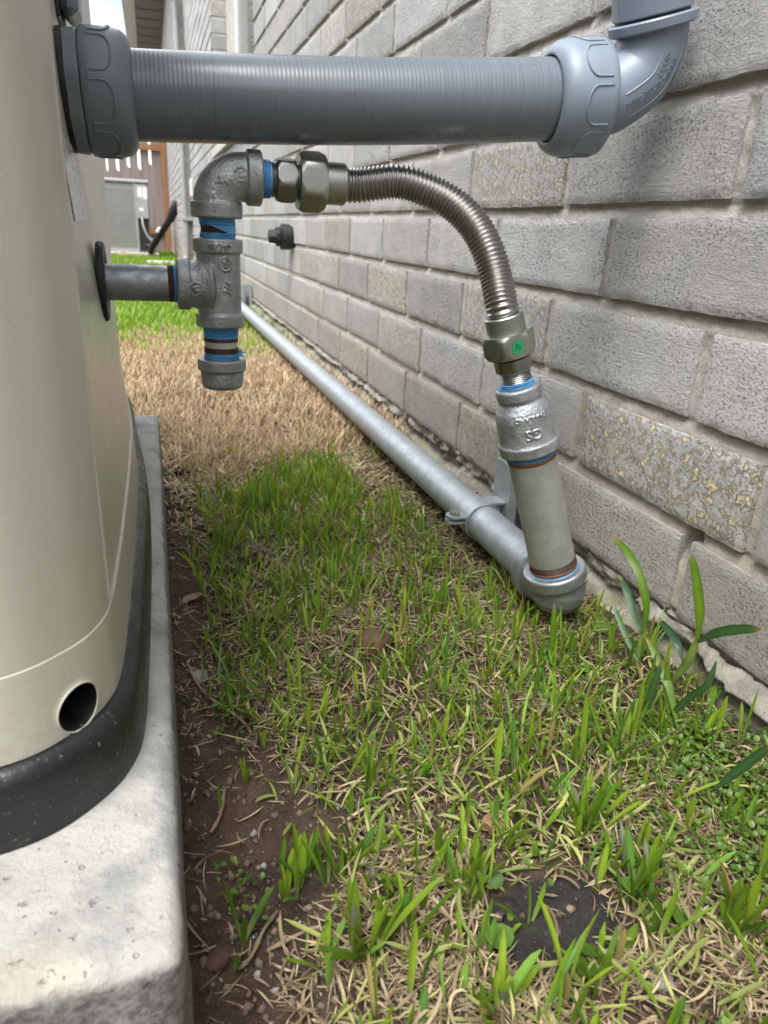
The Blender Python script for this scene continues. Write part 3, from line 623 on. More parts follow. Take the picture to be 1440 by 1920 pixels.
for k in range(len(zz_)-1): pf.append([k*60, (k+1)*60, n0+(k+1)*60, n0+k*60]); pf.append([k*60+59, n0+k*60+59, n0+(k+1)*60+59, (k+1)*60+59])
side = obj('side_panel', (np.array(pv), pf), M['paint'], cab, sharp=60)
obj('seam_rib', sweep([(float(side_x(.3225, z))+.0002, .3225, z) for z in np.linspace(ZK+.003, ZT-.02, 12)], .0016, 10), M['paint'], cab)
obj('lid', loft([offset_loop(bo, .004), offset_loop(bo, .006), offset_loop(bo, -.02), offset_loop(bo, -.12)], [ZT+.001, ZT+.02, ZT+.05, ZT+.07]), M['paint'], cab, sharp=0)
def on_panel(y, z, d=.0): return np.array([float(side_x(y, z))+d, y, z])
lv = [on_panel(y, z+H, .0006) for z in (.0445, -.0035) for y in np.linspace(.465, .605, 8)]; lv += [p-np.array([.0004, 0, 0]) for p in lv]
obj('printed_sticker', (np.array(lv), [[i+1, i, i+8, i+9] for i in range(7)]+[[16+i, 17+i, 25+i, 24+i] for i in range(7)]), M['label'], side)
# rubber grommet where the gas nipple enters
NP = onY(250, 530, .6); gc = np.array([float(side_x(.6, NP[2])), .6, NP[2]])
obj('grommet', lathe(gc, (1, 0, 0), [(.0002, .0195), (.0002, .0280), (.002, .0290), (.0045, .0288), (.0058, .0275), (.006, .0195), (.005, .0178), (.0003, .0178)], 48, caps=False), M['rubber'], cab)
obj('grommet_core', lathe(gc, (1, 0, 0), [(.0004, .0176), (.0012, .0176)], 32), M['dark'], cab)
# side handle above the conduit
hb = on_panel(.655, H+.18); hd = obj('handle', join(box(hb[0]+.0005, hb[0]+.004, .632, .682, H+.128, H+.40, .003), ), M['rubber'], cab, smooth=False)
obj('handle_grip', box(hb[0]+.0042, hb[0]+.016, .636, .679, H+.131, H+.38, .006), M['pvc'], hd, smooth=False)
obj('latch', box(-.0375, -.030, .90, .93, H+.215, H+.36, .003), M['rubber'], cab, smooth=False)

# ------------------------------------------------------------------ electrical conduit
con = thing('electrical_conduit', 'thick grey flexible conduit running from the cabinet to an elbow at the wall', 'conduit')
CP = np.array([onY(118, 171, .607), onY(250, 180, .607), onY(450, 187, .600), onY(650, 191.5, .592), onY(850, 191, .583), onY(1012, 188, .576), onY(1100, 186, .572)])
hp = cat_rom(CP, 14); i0 = 14; hp_in = hp[(hp[:, 0] > -.02) & (hp[:, 0] < .325)]
obj('hose', sweep(resample(hp_in, 120)[0], .0290, 64), M['hose'], con)
ax = CP[1]-CP[0]; ax /= np.linalg.norm(ax); fl = on_panel(.607, CP[0][2]); fl[1] = CP[0][1]
obj('gasket', lathe(fl+np.array([.0006, 0, 0]), ax, [(0, .038), (.003, .0385), (.0045, .0385)], 48), M['gasket'], con)
ln = obj('locknut', lathe(fl+ax*.0053, ax, [(0, .0385), (.0006, .0392), (.008, .0400), (.009, .0392)], 96, lambda th, t, r: r*np.minimum(1.0, .955/np.cos((th+.2) % (PI/4)-PI/8))), M['pvc'], con)
def coupling(o, d, rmax, L, rin, mat, name, rot=0, ntab=8):
    """compression nut: domed end, raised U-shaped grip tabs outlined by a ridge"""
    nut = obj(name, lathe(o, d, [(0, rmax*.94), (.0015, rmax*.985), (.006, rmax), (L*.70, rmax*.985), (L*.83, rmax*.955), (L*.92, rmax*.90), (L*.97, rmax*.84), (L, rin+.0022), (L-.0005, rin+.0012), (L-.010, rin+.0008)], 96, caps=False), mat, con, sharp=50)
    dd, u, w = basis(d)
    for k in range(ntab):
        a0 = 2*PI*k/ntab+rot; wd_ = .32
        def pt(a, t): r = rmax*(1-.012*(t/L)**2)+.0001; return np.asarray(o)+dd*t+r*(math.cos(a)*u+math.sin(a)*w)
        P = [pt(a0-wd_, L*.16), pt(a0-wd_, L*.30), pt(a0-wd_, L*.42)]+[pt(a0-wd_*math.cos(t), L*.42+L*.2*math.sin(t)) for t in np.linspace(.2, PI-.2, 12)]+[pt(a0+wd_, L*.42), pt(a0+wd_, L*.30), pt(a0+wd_, L*.16)]
        P += [pt(a0+wd_+t, L*.16) for t in np.linspace(.03, 2*PI/ntab-2*wd_-.03, 4)]
        obj('grip_ridge', sweep(np.array(P), .00075, 6), mat, nut)
    return nut
coupling(fl+ax*.0148, ax, .0405, .033, .029, M['pvc'], 'compression_nut', .25)
# right-hand elbow fitting: axis turns from the hose direction up
e0 = CP[5]; axr = CP[6]-CP[4]; axr /= np.linalg.norm(axr)
nb = onY(1118, 185, .571)             # base of the right nut (far side)
coupling(nb, -axr, .0415, .042, .029, M['pvc_light'], 'elbow_compression_nut', .55)
hub = onY(1223, 45, .562); hub_up = onY(1221, -120, .556)-hub; hub_up /= np.linalg.norm(hub_up)
cor = nb+axr*.030
ctrl = np.array([nb-axr*.012, nb+axr*.004, nb+axr*.012+hub_up*.001, nb*.48+hub*.52+(axr-hub_up)*.0105, hub-hub_up*.012-axr*.001, hub+hub_up*.004])
ep = resample(cat_rom(ctrl, 14), 60)[0]
elb = obj('elbow_body', sweep(ep, .0265, 56), M['pvc_light'], con, sharp=60)
# raised side band with moulded lettering, on the camera side of the bend
Tn = np.gradient(ep, axis=0); Tn /= np.linalg.norm(Tn, axis=1)[:, None]; out_n = np.cross(Tn, np.cross(axr, hub_up)); 
pn_ = np.cross(axr, hub_up); pn_ /= np.linalg.norm(pn_); pn_ = pn_ if pn_[1] < 0 else -pn_
outw = np.cross(Tn, pn_); outw *= np.sign(np.dot(outw[30], axr-hub_up)); 
def on_elbow(s, a, d=0.): # s in 0..1 along bend, a angle from camera-facing normal towards the outside of the bend
    k = s*59; T0 = np.array([np.interp(k, np.arange(60), ep[:, c]) for c in range(3)]); ow = np.array([np.interp(k, np.arange(60), outw[:, c]) for c in range(3)]); ow /= np.linalg.norm(ow)
    return T0+(.0265+d)*(math.cos(a)*pn_+math.sin(a)*ow)
for a in (-.06, .62):
    obj('moulded_ridge', sweep([on_elbow(s, a, -.0001) for s in np.linspace(.27, .80, 24)], .0007, 6), M['pvc_light'], elb)
def elbow_text(s, size, s0, a0):
    v, f = text(s, size, .0005); Ltot = np.sum(np.linalg.norm(np.diff(ep, axis=0), axis=1)); P = []
    for x, y, z in v: P.append(on_elbow(s0+x/Ltot/1.35, a0-y/.0265, z))
    return np.array(P), f
for s_, size, s0, a0 in (('LIQUID', .0062, .66, .12), ('TIGHT', .0062, .66, .40), ('c UL us', .0055, .50, .27), ('FNMC-B', .0068, .355, .27)):
    obj('moulded_lettering', elbow_text(s_, size, s0, a0), M['pvc_light'], elb, smooth=False)
obj('hub_flange', lathe(hub, hub_up, [(-.004, .0295), (-.0025, .0325), (.003, .0330), (.0042, .0320)], 64), M['pvc_light'], con)
obj('hub_gasket', lathe(hub+hub_up*.0043, hub_up, [(0, .0275), (.0018, .0275)], 48), M['gasket'], con)
obj('riser_hub', lathe(hub+hub_up*.0062, hub_up, [(0, .0280), (.001, .0292), (.022, .0292), (.034, .0296), (.035, .0272), (.30, .0272)], 64, lambda th, t, r: r*(1+.02*(np.cos(8*th) > .93)*(t < .03))), M['pvc_light'], con)

# ------------------------------------------------------------------ gas drip-leg assembly at the cabinet
gas = thing('gas_drip_leg', 'grey threaded gas elbow, tee and capped drip leg beside the cabinet', 'gas fitting')
YG = .60
V_AX = np.array([0, 0, 1.]); TEE = onY(412, 529, YG); TEE[0] = onY(411, 529, YG)[0]
EB = onY(408, 329, YG); EB[0] = TEE[0]-.0005
ROUT, RB = .0133, .0168
def fit(name, parts, mat, vox=.0007, it=3, th=gas): return remesh(obj(name, join(*parts), mat, th), vox, it)
def band(o, d, L=.0105, r=.0190): return lathe(o, d, [(0, r-.0012), (.0012, r), (L-.001, r), (L, r-.001)], 48)
def solid_text(s, size, o, X, Y, N, depth=.0011): v, f = text(s, size, depth); return xf((v, f), o, X, Y, N)
zt_, zb_ = onY(406, 447, YG)[2], onY(417, 612, YG)[2]; zn = NP[2]; xl = onY(331, 528, YG)[0]
C = np.array([TEE[0], YG, 0])
tee = [lathe(C+V_AX*zb_, V_AX, [(0, RB), (zt_-zb_, RB)], 48), band(C+V_AX*zb_, V_AX), band(C+V_AX*(zt_-.0105), V_AX),
       lathe((xl, YG, zn), (1, 0, 0), [(0, RB), (TEE[0]-xl, RB)], 48), band(np.array([xl, YG, zn]), (1, 0, 0), .010, .0192),
       lathe((xl+.008, YG, zn), (1, 0, 0), [(0, RB), (.006, RB+.0012), (.014, RB+.004), (.018, RB+.006), (TEE[0]-xl-.012, RB+.001)], 40)]
camd = np.array([0., -1, 0]); Xr = np.array([1., 0, 0]); tilt = lambda a: (np.array([math.cos(a), 0, math.sin(a)]), np.array([-math.sin(a), 0, math.cos(a)]))
fc = np.array([TEE[0], YG-RB, 0]); a1_, a2_ = tilt(R(75))
tee += [solid_text('3/4', .0085, fc+V_AX*(zn-.001)+Xr*.006, a1_, a2_, camd), solid_text('S', .0075, fc+V_AX*(zn+.0165)+Xr*.004, *tilt(R(15)), camd),
        ring(fc+V_AX*(zn+.0165)+Xr*.004, camd, .0048, .0006), ring(np.array([xl+.0135, YG-RB-.0015, zn-.002]), camd, .0046, .0006), solid_text('M', .0058, np.array([xl+.0135, YG-RB-.0012, zn-.002]), *tilt(R(100)), camd),
        solid_text('<P M>', .0066, fc+V_AX*(zt_-.0055)-camd*(-.0019), Xr, V_AX, camd, .0014)]
fit('tee', tee, M['cast'], .00055, 2)
nip = obj('inlet_nipple', lathe((gc[0]-.012, YG, zn), (1, 0, 0), [(0, ROUT), (.010, ROUT), (xl-gc[0]-.006+.012, ROUT)], 48), M['galv_dark'], gas)
obj('nipple_thread', thread((xl-.0065, YG, zn), (1, 0, 0), .005, ROUT+.0006, .0014, .0006), M['thread'], nip)
def tape(o, d, L, r, parent, seed=0):
    pr = [(t, r+.0004*math.sin(t*4200)+.0002*math.sin(t*9000+1)) for t in np.linspace(0, L, 26)]
    def rf(th, t, q): e = 1 if 0.08*L < t < .92*L else 0; return q+.00045*fbm(np.cos(th)*3+seed, np.sin(th)*3, t*500, 51)-(0 if e else .0006)
    return obj('thread_tape', lathe(o, d, pr, 48, rf), M['tape'], parent, sharp=60)
tape((xl-.0022, YG, zn), (1, 0, 0), .0032, ROUT+.0006, nip)
# upper nipple with torn tape
zt2 = onY(404, 409, YG)[2]
un = obj('upper_nipple', thread(C+V_AX*(zt_-.002), V_AX, zt2-zt_+.004, ROUT-.0002, .0018, .0008), M['thread'], gas)
tape(C+V_AX*(zt_-.0005), V_AX, .0048, ROUT+.0005, un, 3); tape(C+V_AX*(zt2-.0055), V_AX, .006, ROUT+.0004, un, 5)
th = np.linspace(-1.0, 1.7, 26); sv = []; zl = zt_+.004; zh = zt2-.005
for k in range(6):
    t = k/5
    for a in th: 
        lo_ = zl+(zh-zl)*max(0, min(1, (.35-(a-.2)*.9))); z = lo_+(zh-lo_)*t if a < .5 else zl+(zh-zl)*t
        r = ROUT+.0006+.0003*math.sin(z*4000); sv.append((C[0]+r*math.sin(a), YG-r*math.cos(a), z))
sv = np.array(sv); sv = np.r_[sv, sv*1.0-np.array([0, -.0002, 0])]; n0 = 6*26
obj('torn_tape', (sv, [[k*26+i, k*26+i+1, (k+1)*26+i+1, (k+1)*26+i] for k in range(5) for i in range(25)]), M['tape'], un)
# 90 degree elbow
ez0 = zt2; ex1 = onY(489, 326, YG)[0]; ec = np.array([C[0], YG, EB[2]]); rb = .0195
bend = [ec-V_AX*(ec[2]-ez0)]+[np.array([ec[0]+rb-rb*math.cos(t), YG, ec[2]-rb+rb*math.sin(t)]) for t in np.linspace(0, PI/2, 14)]+[np.array([ex1, YG, ec[2]])]
el = [sweep(np.array(bend), RB+.0006, 40), band(C+V_AX*ez0, V_AX, .0115, .0195), band(np.array([ex1-.0115, YG, ec[2]]), (1, 0, 0), .0115, .0198)]
q0 = ec+camd*RB
el += [solid_text('S', .006, q0+Xr*.017+V_AX*.001, *tilt(R(10)), camd), ring(q0+Xr*.017+V_AX*.001, camd, .0046, .0006), solid_text('A', .006, q0+Xr*-.002-V_AX*.017, *tilt(R(15)), camd), ring(q0+Xr*-.002-V_AX*.017, camd, .0046, .0006),
       solid_text('3/4', .0068, q0+Xr*.004-V_AX*.004, *tilt(R(-8)), camd)]
fit('elbow', el, M['cast'], .00055, 2)
# drip leg
zc_t = onY(419, 672, YG)[2]; zc_b = onY(420, 727, YG)[2]
dn = obj('drip_nipple', lathe(C+V_AX*(zc_t-.004), V_AX, [(0, ROUT-.0003), (zb_-zc_t+.006, ROUT)], 48), M['riser'], gas)
obj('nipple_thread', thread(C+V_AX*(zc_t+.005), V_AX, .0045, ROUT+.0008, .0015, .0008), M['thread'], dn)
obj('nipple_thread', thread(C+V_AX*(zb_-.0115), V_AX, .003, ROUT+.0006, .0015, .0006), M['thread'], dn)
tape(C+V_AX*(zb_-.0085), V_AX, .009, ROUT+.0006, dn, 8); tape(C+V_AX*(zc_t-.001), V_AX, .0058, ROUT+.0007, dn, 9)
fr = np.array([C[0]+.0125, YG-.006, zc_t+.004]); 
for k in range(5):
    e = fr+np.array([random.uniform(.002, .0065), random.uniform(-.004, .0), random.uniform(-.003, .005)]); obj('tape_fringe', sweep([fr, (fr+e)/2+np.array([0, 0, .001]), e], [.0011, .0009, .0003], 5), M['tape'], dn)
cap = [lathe(C+V_AX*zc_b, V_AX, [(0, .0125), (.0008, .0150), (.003, .0165), (.006, .0170), (.0135, .0173)], 48), band(C+V_AX*(zc_t-.0095), V_AX, .0097, .0195), lathe(C+V_AX*(zc_b+.010), V_AX, [(0, .0172), (.006, .0172)], 40)]
for a in (.9, -2.2): cap.append(sweep([C+np.array([.0168*math.sin(a), -.0168*math.cos(a), zc_b+.003]), C+np.array([.0172*math.sin(a), -.0172*math.cos(a), zc_b+.013])], .0009, 6))
fit('end_cap', cap, M['cast'], .0006, 3)

# ------------------------------------------------------------------ ground gas pipe with riser
gp = thing('ground_gas_pipe', 'galvanised gas pipe along the wall foot with leaning riser and reducer', 'gas pipe')
YR = .525; E0 = onY(1046, 1104, YR); T0 = onY(945, 597, .532); rd = T0-E0; LR = np.linalg.norm(rd); rd /= LR
PR = .0211
pa_ = np.array([E0[0], 0, E0[2]]); pend = 6.5
pdir = np.array([-.0062, 1, -.0035]); pdir /= np.linalg.norm(pdir)
obj('long_pipe', lathe(E0+pdir*.02, pdir, [(0, PR), (1., PR), (2.2, PR), (5.6, PR)], 56), M['galv'], gp)
def along(px_y):  # distance along the riser axis at photo row px_y
    t = np.linspace(0, LR*1.1, 400); P = proj(E0+t[:, None]*rd); return float(np.interp(-px_y, -P[:, 1], t))
t_el = along(1063); t_rb = along(842); t_rt = along(722)
sock = lathe(E0-rd*.0, rd, [(0, .0255), (t_el-.012, .0258)], 48)
eb = [sweep(np.array([E0+pdir*.040, E0+pdir*.022, E0+pdir*.012+rd*.002, E0+pdir*.004+rd*.006, E0+rd*.014, E0+rd*(t_el-.008)]), .0255, 40), lathe(E0+rd*(t_el-.014), rd, [(0, .0275), (.0015, .0292), (.012, .0295), (.014, .0280), (.0138, .0225)], 56), lathe(E0+pdir*.030, pdir, [(0, .0275), (.0015, .029), (.012, .029), (.0135, .0275)], 56),
      lathe(E0-np.array([0, 0, 0]), (0, 0, -1), [(-.02, .010), (-.017, .0185), (-.010, .0240), (0, .0257), (.010, .0238), (.017, .0190), (.0222, .0115), (.0245, .002)], 40)]
fit('pipe_elbow', eb, M['galv_dark'], .0009, 5, gp)
rs = obj('riser', lathe(E0, rd, [(t_el-.01, PR*.99), (t_rb+.006, PR)], 56), M['riser'], gp)
obj('riser_thread', thread(E0+rd*(t_el-.004), rd, .0145, PR+.0010, .0022, .0009, 56), M['thread'], rs)
obj('rust_ring', lathe(E0+rd*(t_rb-.0085), rd, [(0, PR+.0001), (.0006, PR+.0005), (.003, PR+.0005), (.0036, PR+.0001)], 56), M['rust'], rs)
obj('rust_ring', lathe(E0+rd*(t_el+.0012), rd, [(0, PR+.0005), (.0005, PR+.0013), (.0022, PR+.0013), (.0028, PR+.0005)], 56), M['rust'], rs)
tape(E0+rd*(t_rb-.0050), rd, .0075, PR+.0007, rs, 12); tape(E0+rd*(t_el-.0035), rd, .0045, PR+.0012, rs, 14)
LRD = t_rt-t_rb
def mid(t): return t
red = [lathe(E0+rd*t_rb, rd, [(0, .0245), (.0012, .0262), (.0095, .0266), (.0115, .0252), (.015, .0246), (LRD*.55, .0238), (LRD*.66, .0222), (LRD*.74, .0196), (LRD*.79, .0180), (LRD*.82, .0183), (LRD*.84, .0192), (LRD*.97, .0193), (LRD, .0182)], 64)]
dd, uu, ww = basis(rd); vw = CAM-(E0+rd*(t_rb+LRD*.4)); vw = vw-rd*np.dot(vw, rd); vw /= np.linalg.norm(vw); sdv = np.cross(rd, vw)
def on_red(u, v, w, t, rad): a = u/rad; return E0+rd*(t+v)+(rad+w)*(math.cos(a)*vw+math.sin(a)*sdv)
for s_, size, t, rad, uo in (('GS', .0125, LRD*.37, .0243, .006), ('THAILAND', .0056, LRD*.60, .0232, .006)):
    v, f = text(s_, size, .0011, 1.05); red.append((np.array([on_red(-(-x)*-1*-1+uo if False else -x+uo, -y, z, t_rb+t, rad) for x, y, z in v]), f))
fit('reducer', red, M['cast_light'], .0006, 2, gp)

# near and far strut channels with their clamps
def strut(name, label, y, ztop, xo):
    s = thing(name, label, 'strut', 'strut channels behind the gas pipe'); g0 = float(gh(xo, y)); w = .0205; d = .040; t = .0025
    xb = XW-.004; xa = xb-.041; ya, yb = y-.018, y+.023
    parts = [box(xa, xb, yb-t, yb, g0-.02, ztop), box(xa, xa+t, ya, yb-t, g0-.02, ztop), box(xb-t, xb, ya, yb-t, g0-.02, ztop), box(xa+t, xa+.011, ya, ya+t, g0-.02, ztop), box(xb-.011, xb-t, ya, ya+t, g0-.02, ztop)]
    obj('channel', join(*parts), M['galv'], s, smooth=False)
    pt_ = E0+pdir*((y-E0[1])/pdir[1]); th = np.linspace(0, 2*PI, 48, endpoint=False); pr = []
    cl = obj('clamp_band', lathe(pt_-pdir*.012, pdir, [(0, PR+.0004), (0, PR+.0022), (.024, PR+.0022), (.024, PR+.0004)], 56, caps=False), M['galv'], s, sharp=30)
    ear = lathe((pt_[0]-PR-.013, y+.001, pt_[2]+.004), (0, 1, .0), [(-.0085, .0085), (-.0065, .009), (-.0060, .0088), (.0060, .0088), (.0065, .009), (.0085, .0085)], 24)
    for dz in (.0065, .0005):
        obj('clamp_ear', join(lathe((pt_[0]-PR-.012, y, pt_[2]+dz), (0, 0, 1), [(0, .0105), (.002, .0105)], 28), box(pt_[0]-PR-.012, pt_[0]-PR+.004, y-.0105, y+.0105, pt_[2]+dz+.0001, pt_[2]+dz+.0021)), M['galv'], s, smooth=False)
    obj('bolt_head', hexnut((pt_[0]-PR-.012, y, pt_[2]+.0088), (0, 0, 1), .0045, .0058), M['nut'], s)
    obj('saddle_strip', join(box(pt_[0]+.004, xb-.003, y-.011, y+.011, pt_[2]+PR+.0006, pt_[2]+PR+.0030), box(pt_[0]-.002, pt_[0]+.006, y-.0115, y+.0115, pt_[2]+PR-.0006, pt_[2]+PR+.0024)), M['galv'], s, smooth=False)
    return s
q_ = E0+pdir*np.linspace(.05, .3, 200)[:, None]; ys = float(np.interp(-900, -proj(q_)[:, 0], q_[:, 1])); zs_ = onX(945, 856, XW-.035)[2]
strut('strut_channel', 'short galvanised strut channel behind the leaning riser', ys, zs_, .38)
strut('strut_channel', 'far galvanised strut channel at the distant end of the ground pipe', 3.35, onX(461, 535, XW-.03)[2], .38)

# ------------------------------------------------------------------ flexible stainless connector
fx_ = thing('flexible_gas_connector', 'corrugated stainless steel gas hose bending down between hex nuts', 'gas hose')
gX = np.array([1., 0, 0]); gz = ec[2]
A0 = np.array([ex1, YG, gz])
def xat(px_): return onY(px_, 330, YG)[0]
ad = obj('adapter_hex', hexnut((xat(517), YG, gz), gX, xat(553)-xat(517), .0148, .3), M['adapter'], fx_)
obj('adapter_thread', thread(A0-gX*.003, gX, xat(519)-ex1+.004, ROUT-.0004, .0016, .0007), M['adapter'], ad)
tape(A0-gX*.0012, gX, .0085, ROUT+.0003, ad, 20)
obj('adapter_neck', thread((xat(552), YG, gz), gX, .006, .0128, .0014, .0004), M['nut'], ad)
n1 = obj('swivel_nut', hexnut((xat(558), YG, gz), gX, xat(607)-xat(558), .0197, .1), M['nut'], fx_)
s1x = xat(646)
obj('sleeve', lathe((xat(606), YG, gz), gX, [(0, .0155), (s1x-xat(606)-.001, .0155), (s1x-xat(606), .0146)], 48), M['nut'], n1)
# lower end, along the riser axis
t_b0 = along(705); t_h0 = along(693); t_h1 = along(668); t_n0 = along(664); t_n1 = along(622); t_s1 = along(590)
ad2 = obj('adapter_hex', lathe(E0, rd, [(t_h0-.0005, .0140), (t_h0+.001, .0152), (t_h1-.001, .0154), (t_h1, .0140)], 72, lambda th, t, r: r*np.minimum(1., .95/np.cos((th+.4) % (PI/4)-PI/8))), M['adapter'], fx_)
obj('adapter_thread', thread(E0+rd*(t_rt-.004), rd, t_h0-t_rt+.004, ROUT-.0004, .0016, .0007), M['adapter'], ad2)
tp = tape(E0+rd*(t_rt-.0012), rd, .0055, ROUT+.0004, ad2, 24)
fr = E0+rd*(t_rt+.001)-sdv*.0125*np.sign(sdv[0])+vw*.006
for k in range(7):
    e = np.array([-random.uniform(.001, .005), random.uniform(-.002, .002), random.uniform(-.003, .003)]); obj('tape_fringe', sweep([fr-e*.8, fr, fr+e+np.array([0, 0, -.001])], [.0009, .0007, .0003], 5), M['tape'], ad2)
obj('adapter_neck', lathe(E0, rd, [(t_h1-.0005, .0125), (t_n0+.001, .0125)], 40), M['nut'], ad2)
n2 = obj('swivel_nut', hexnut(E0+rd*t_n0, rd, t_n1-t_n0, .0197, .62), M['nut'], fx_)
obj('sleeve', lathe(E0, rd, [(t_n1-.0005, .0158), (t_s1-.001, .0158), (t_s1, .0148)], 48), M['nut'], n2)
# green oval sticker on a flat of the lower nut
th_f = None; dd, uu, ww = basis(rd); best = None
for k in range(6):
    a = k*PI/3-.62; nn_ = math.cos(a)*uu+math.sin(a)*ww
    if best is None or np.dot(nn_, vw) > best[0]: best = (np.dot(nn_, vw), nn_)
fn = best[1]; tn = np.cross(rd, fn); sc_ = E0+rd*(t_n0*.5+t_n1*.5)+fn*.02005
a = np.linspace(0, 2*PI, 32, endpoint=False); d1 = (rd*.85+tn*.5*np.sign(tn[0])); d1 /= np.linalg.norm(d1); d2 = np.cross(fn, d1)
ov = sc_+(.0062*np.cos(a))[:, None]*d1+(.0042*np.sin(a))[:, None]*d2; ov = np.r_[ov, ov+fn*.0002]
stk = obj('inspection_sticker', (ov, [list(range(32, 64))]+[[i, (i+1) % 32, 32+(i+1) % 32, 32+i] for i in range(32)]), M['green_dot'], n2, smooth=False)
for s_, off in (('PASS', .0011), ('06', -.0014)):
    v, f = text(s_, .0025, .00005); obj('sticker_lettering', xf((v, f), sc_+fn*.00032+d2*off, d1, d2, fn), M['ink'], stk, smooth=False)
# hose path
HP = [np.array([s1x-.002, YG, gz]), np.array([s1x+.012, YG-.001, gz+.0002])]
for (x, y), Yd in zip([(745, 341), (800, 357), (850, 384), (888, 421), (914, 468), (930, 520)], [.592, .584, .574, .563, .552, .543]): HP.append(onY(x, y, Yd))
HP += [E0+rd*(t_s1+.006), E0+rd*(t_s1-.004)]
hc_, Lh = resample(cat_rom(HP, 20), 760); s_ = np.linspace(0, Lh, 760); pitch = .0034; c_ = .5+.5*np.cos(2*PI*s_/pitch)
obj('corrugated_hose', sweep(hc_, .0114+.0017*c_**.7, 40), M['stainless'], fx_, sharp=0)

# ------------------------------------------------------------------ vegetation
def blades(base, head, L, W, lean, curl, col0, col1, seg=5, across=3, fold=.25, twist=None, blunt=.75, bend=None):
    """n curved blades; head = azimuth of bending, lean = start tilt from vertical, curl = extra bend along the length"""
    n = len(base); t = np.linspace(0, 1, seg+1)[None]; ang = lean[:, None]+curl[:, None]*t; ds_ = (L/seg)[:, None]
    hh = head[:, None]+(0 if bend is None else bend[:, None]*t)+0*t
    hs_ = np.sin(ang[:, :-1])*ds_; hzx = np.c_[np.zeros(n), np.cumsum(hs_*np.cos(hh[:, :-1]), 1)]; hzy = np.c_[np.zeros(n), np.cumsum(hs_*np.sin(hh[:, :-1]), 1)]; vz = np.c_[np.zeros(n), np.cumsum(np.cos(ang[:, :-1])*ds_, 1)]
    dx, dy = np.cos(hh), np.sin(hh)
    Cx, Cy, Cz = base[:, :1]+hzx, base[:, 1:2]+hzy, base[:, 2:3]+vz
    sx, sy = -dy, dx
    if twist is not None: k = np.cos(twist)[:, None]; sx, sy = sx*k-dx*np.sin(twist)[:, None], sy*k-dy*np.sin(twist)[:, None]
    wt = np.minimum(1, .45+1.6*t)*np.where(t > blunt, np.sqrt(np.clip(1-((t-blunt)/(1-blunt))**2, 0.02, 1)), 1.)*(W*.5)[:, None]
    V = []
    for a in np.linspace(-1, 1, across):
        f = fold*wt*(abs(a)-.5)*2 if across == 3 else 0
        nx_, nz_ = -np.cos(ang), np.sin(ang)
        V.append(np.stack([Cx+a*wt*sx+f*nx_*dx, Cy+a*wt*sy+f*nx_*dy, Cz+f*nz_], -1))
    V = np.stack(V, 2); m_ = (seg+1)*across; V = V.reshape(-1, 3)
    q = [[r*across+a, r*across+a+1, (r+1)*across+a+1, (r+1)*across+a] for r in range(seg) for a in range(across-1)]
    Fq = (np.arange(n)[:, None, None]*m_+np.array(q)[None]).reshape(-1, 4)
    tt_ = np.repeat(t, n, 0)[:, :, None]; k = np.clip(tt_*2.2, 0, 1); cc = col0[:, None]*(1-k)+col1[:, None]*k
    cc = np.repeat(cc[:, :, None], across, 2).reshape(-1, 3)
    return V, Fq, cc
def merge(lst):
    V = []; Fq = []; Cc = []; n = 0
    for v, f, c in lst: V.append(v); Fq.append(f+n); Cc.append(c); n += len(v)
    return np.concatenate(V), np.concatenate(Fq), np.concatenate(Cc)
def stuff(name, d, mat, label, cat):
    o = link(name, make_mesh(name, d[0], d[1], sharp=0, attr=d[2]), M[mat]); return tag(o, label, cat, kind='stuff')
U = lambda a, b, n: rng.uniform(a, b, n)
def place(x, y, dz=0.): return np.c_[x, y, gh(x, y)+dz]
def greens(n, lo=(.055, .125, .012), hi=(.125, .235, .025)):
    k = rng.random((n, 1)); return np.array(lo)*(1-k)+np.array(hi)*k*(1+.0*k)
def straws(n):
    k = rng.random((n, 1)); j = rng.random((n, 1)); c = np.array((.11, .072, .040))*(1-k**1.2)+np.array((.60, .485, .315))*k**1.2; return c*(1-.25*j*np.array([0, .2, .6]))
def density_soil(x, y):          # 0 on the bare strip by the slab, 1 on the turf
    edge = .016+.02*fbm(y*9, 2., 0, 61)+.022*np.clip((.50-y)/.12, 0, 1); d = np.clip((x-edge)/.05, 0, 1)
    bp = onZ(1035, 1740, 0.); bare = (((x-bp[0])/.042)**2+((y-bp[1])/.032)**2+.5*fbm(x*60, y*60, 0, 7) < 1) | (((x-.053)/.035)**2+((y-.31)/.045)**2 < 1); return np.where(bare, .025, np.where(x < .02, .15, d*.9+.1))
PATCHN = lambda x, y, s, sc=11: fbm(x*sc, y*sc, 0, s)
# dead thatch lying over the soil
n = 68000; x = U(-.002, .405, n); y = .10+1.1*rng.random(n)**1.25
keep_ = rng.random(n) < density_soil(x, y)*np.clip(.10+1.6*np.clip(PATCHN(x, y, 70, 24)+.22, 0, 1), 0, 1)*np.where(x > .33, .6, 1); x, y = x[keep_], y[keep_]; n = len(x)
th1 = blades(place(x, y, U(-.001, .006, n)), U(0, 2*PI, n), U(.005, .024, n)*(.6+.4*rng.random(n)), .0004+.0014*rng.random(n)**2, U(1.2, 1.62, n), U(-.4, .5, n), straws(n), straws(n), 4, 2, bend=rng.normal(0, .55, n))
n = 3600; x = U(.03, .40, n); y = .11+1.0*rng.random(n)**1.2; keep_ = rng.random(n) < density_soil(x, y); x, y = x[keep_], y[keep_]; n = len(x)
th2 = blades(place(x, y), U(0, 2*PI, n), U(.012, .028, n), U(.0008, .0022, n), U(.5, 1.3, n), U(.1, 1.4, n), straws(n), straws(n), 6, 3, .5, bend=rng.normal(0, .9, n))
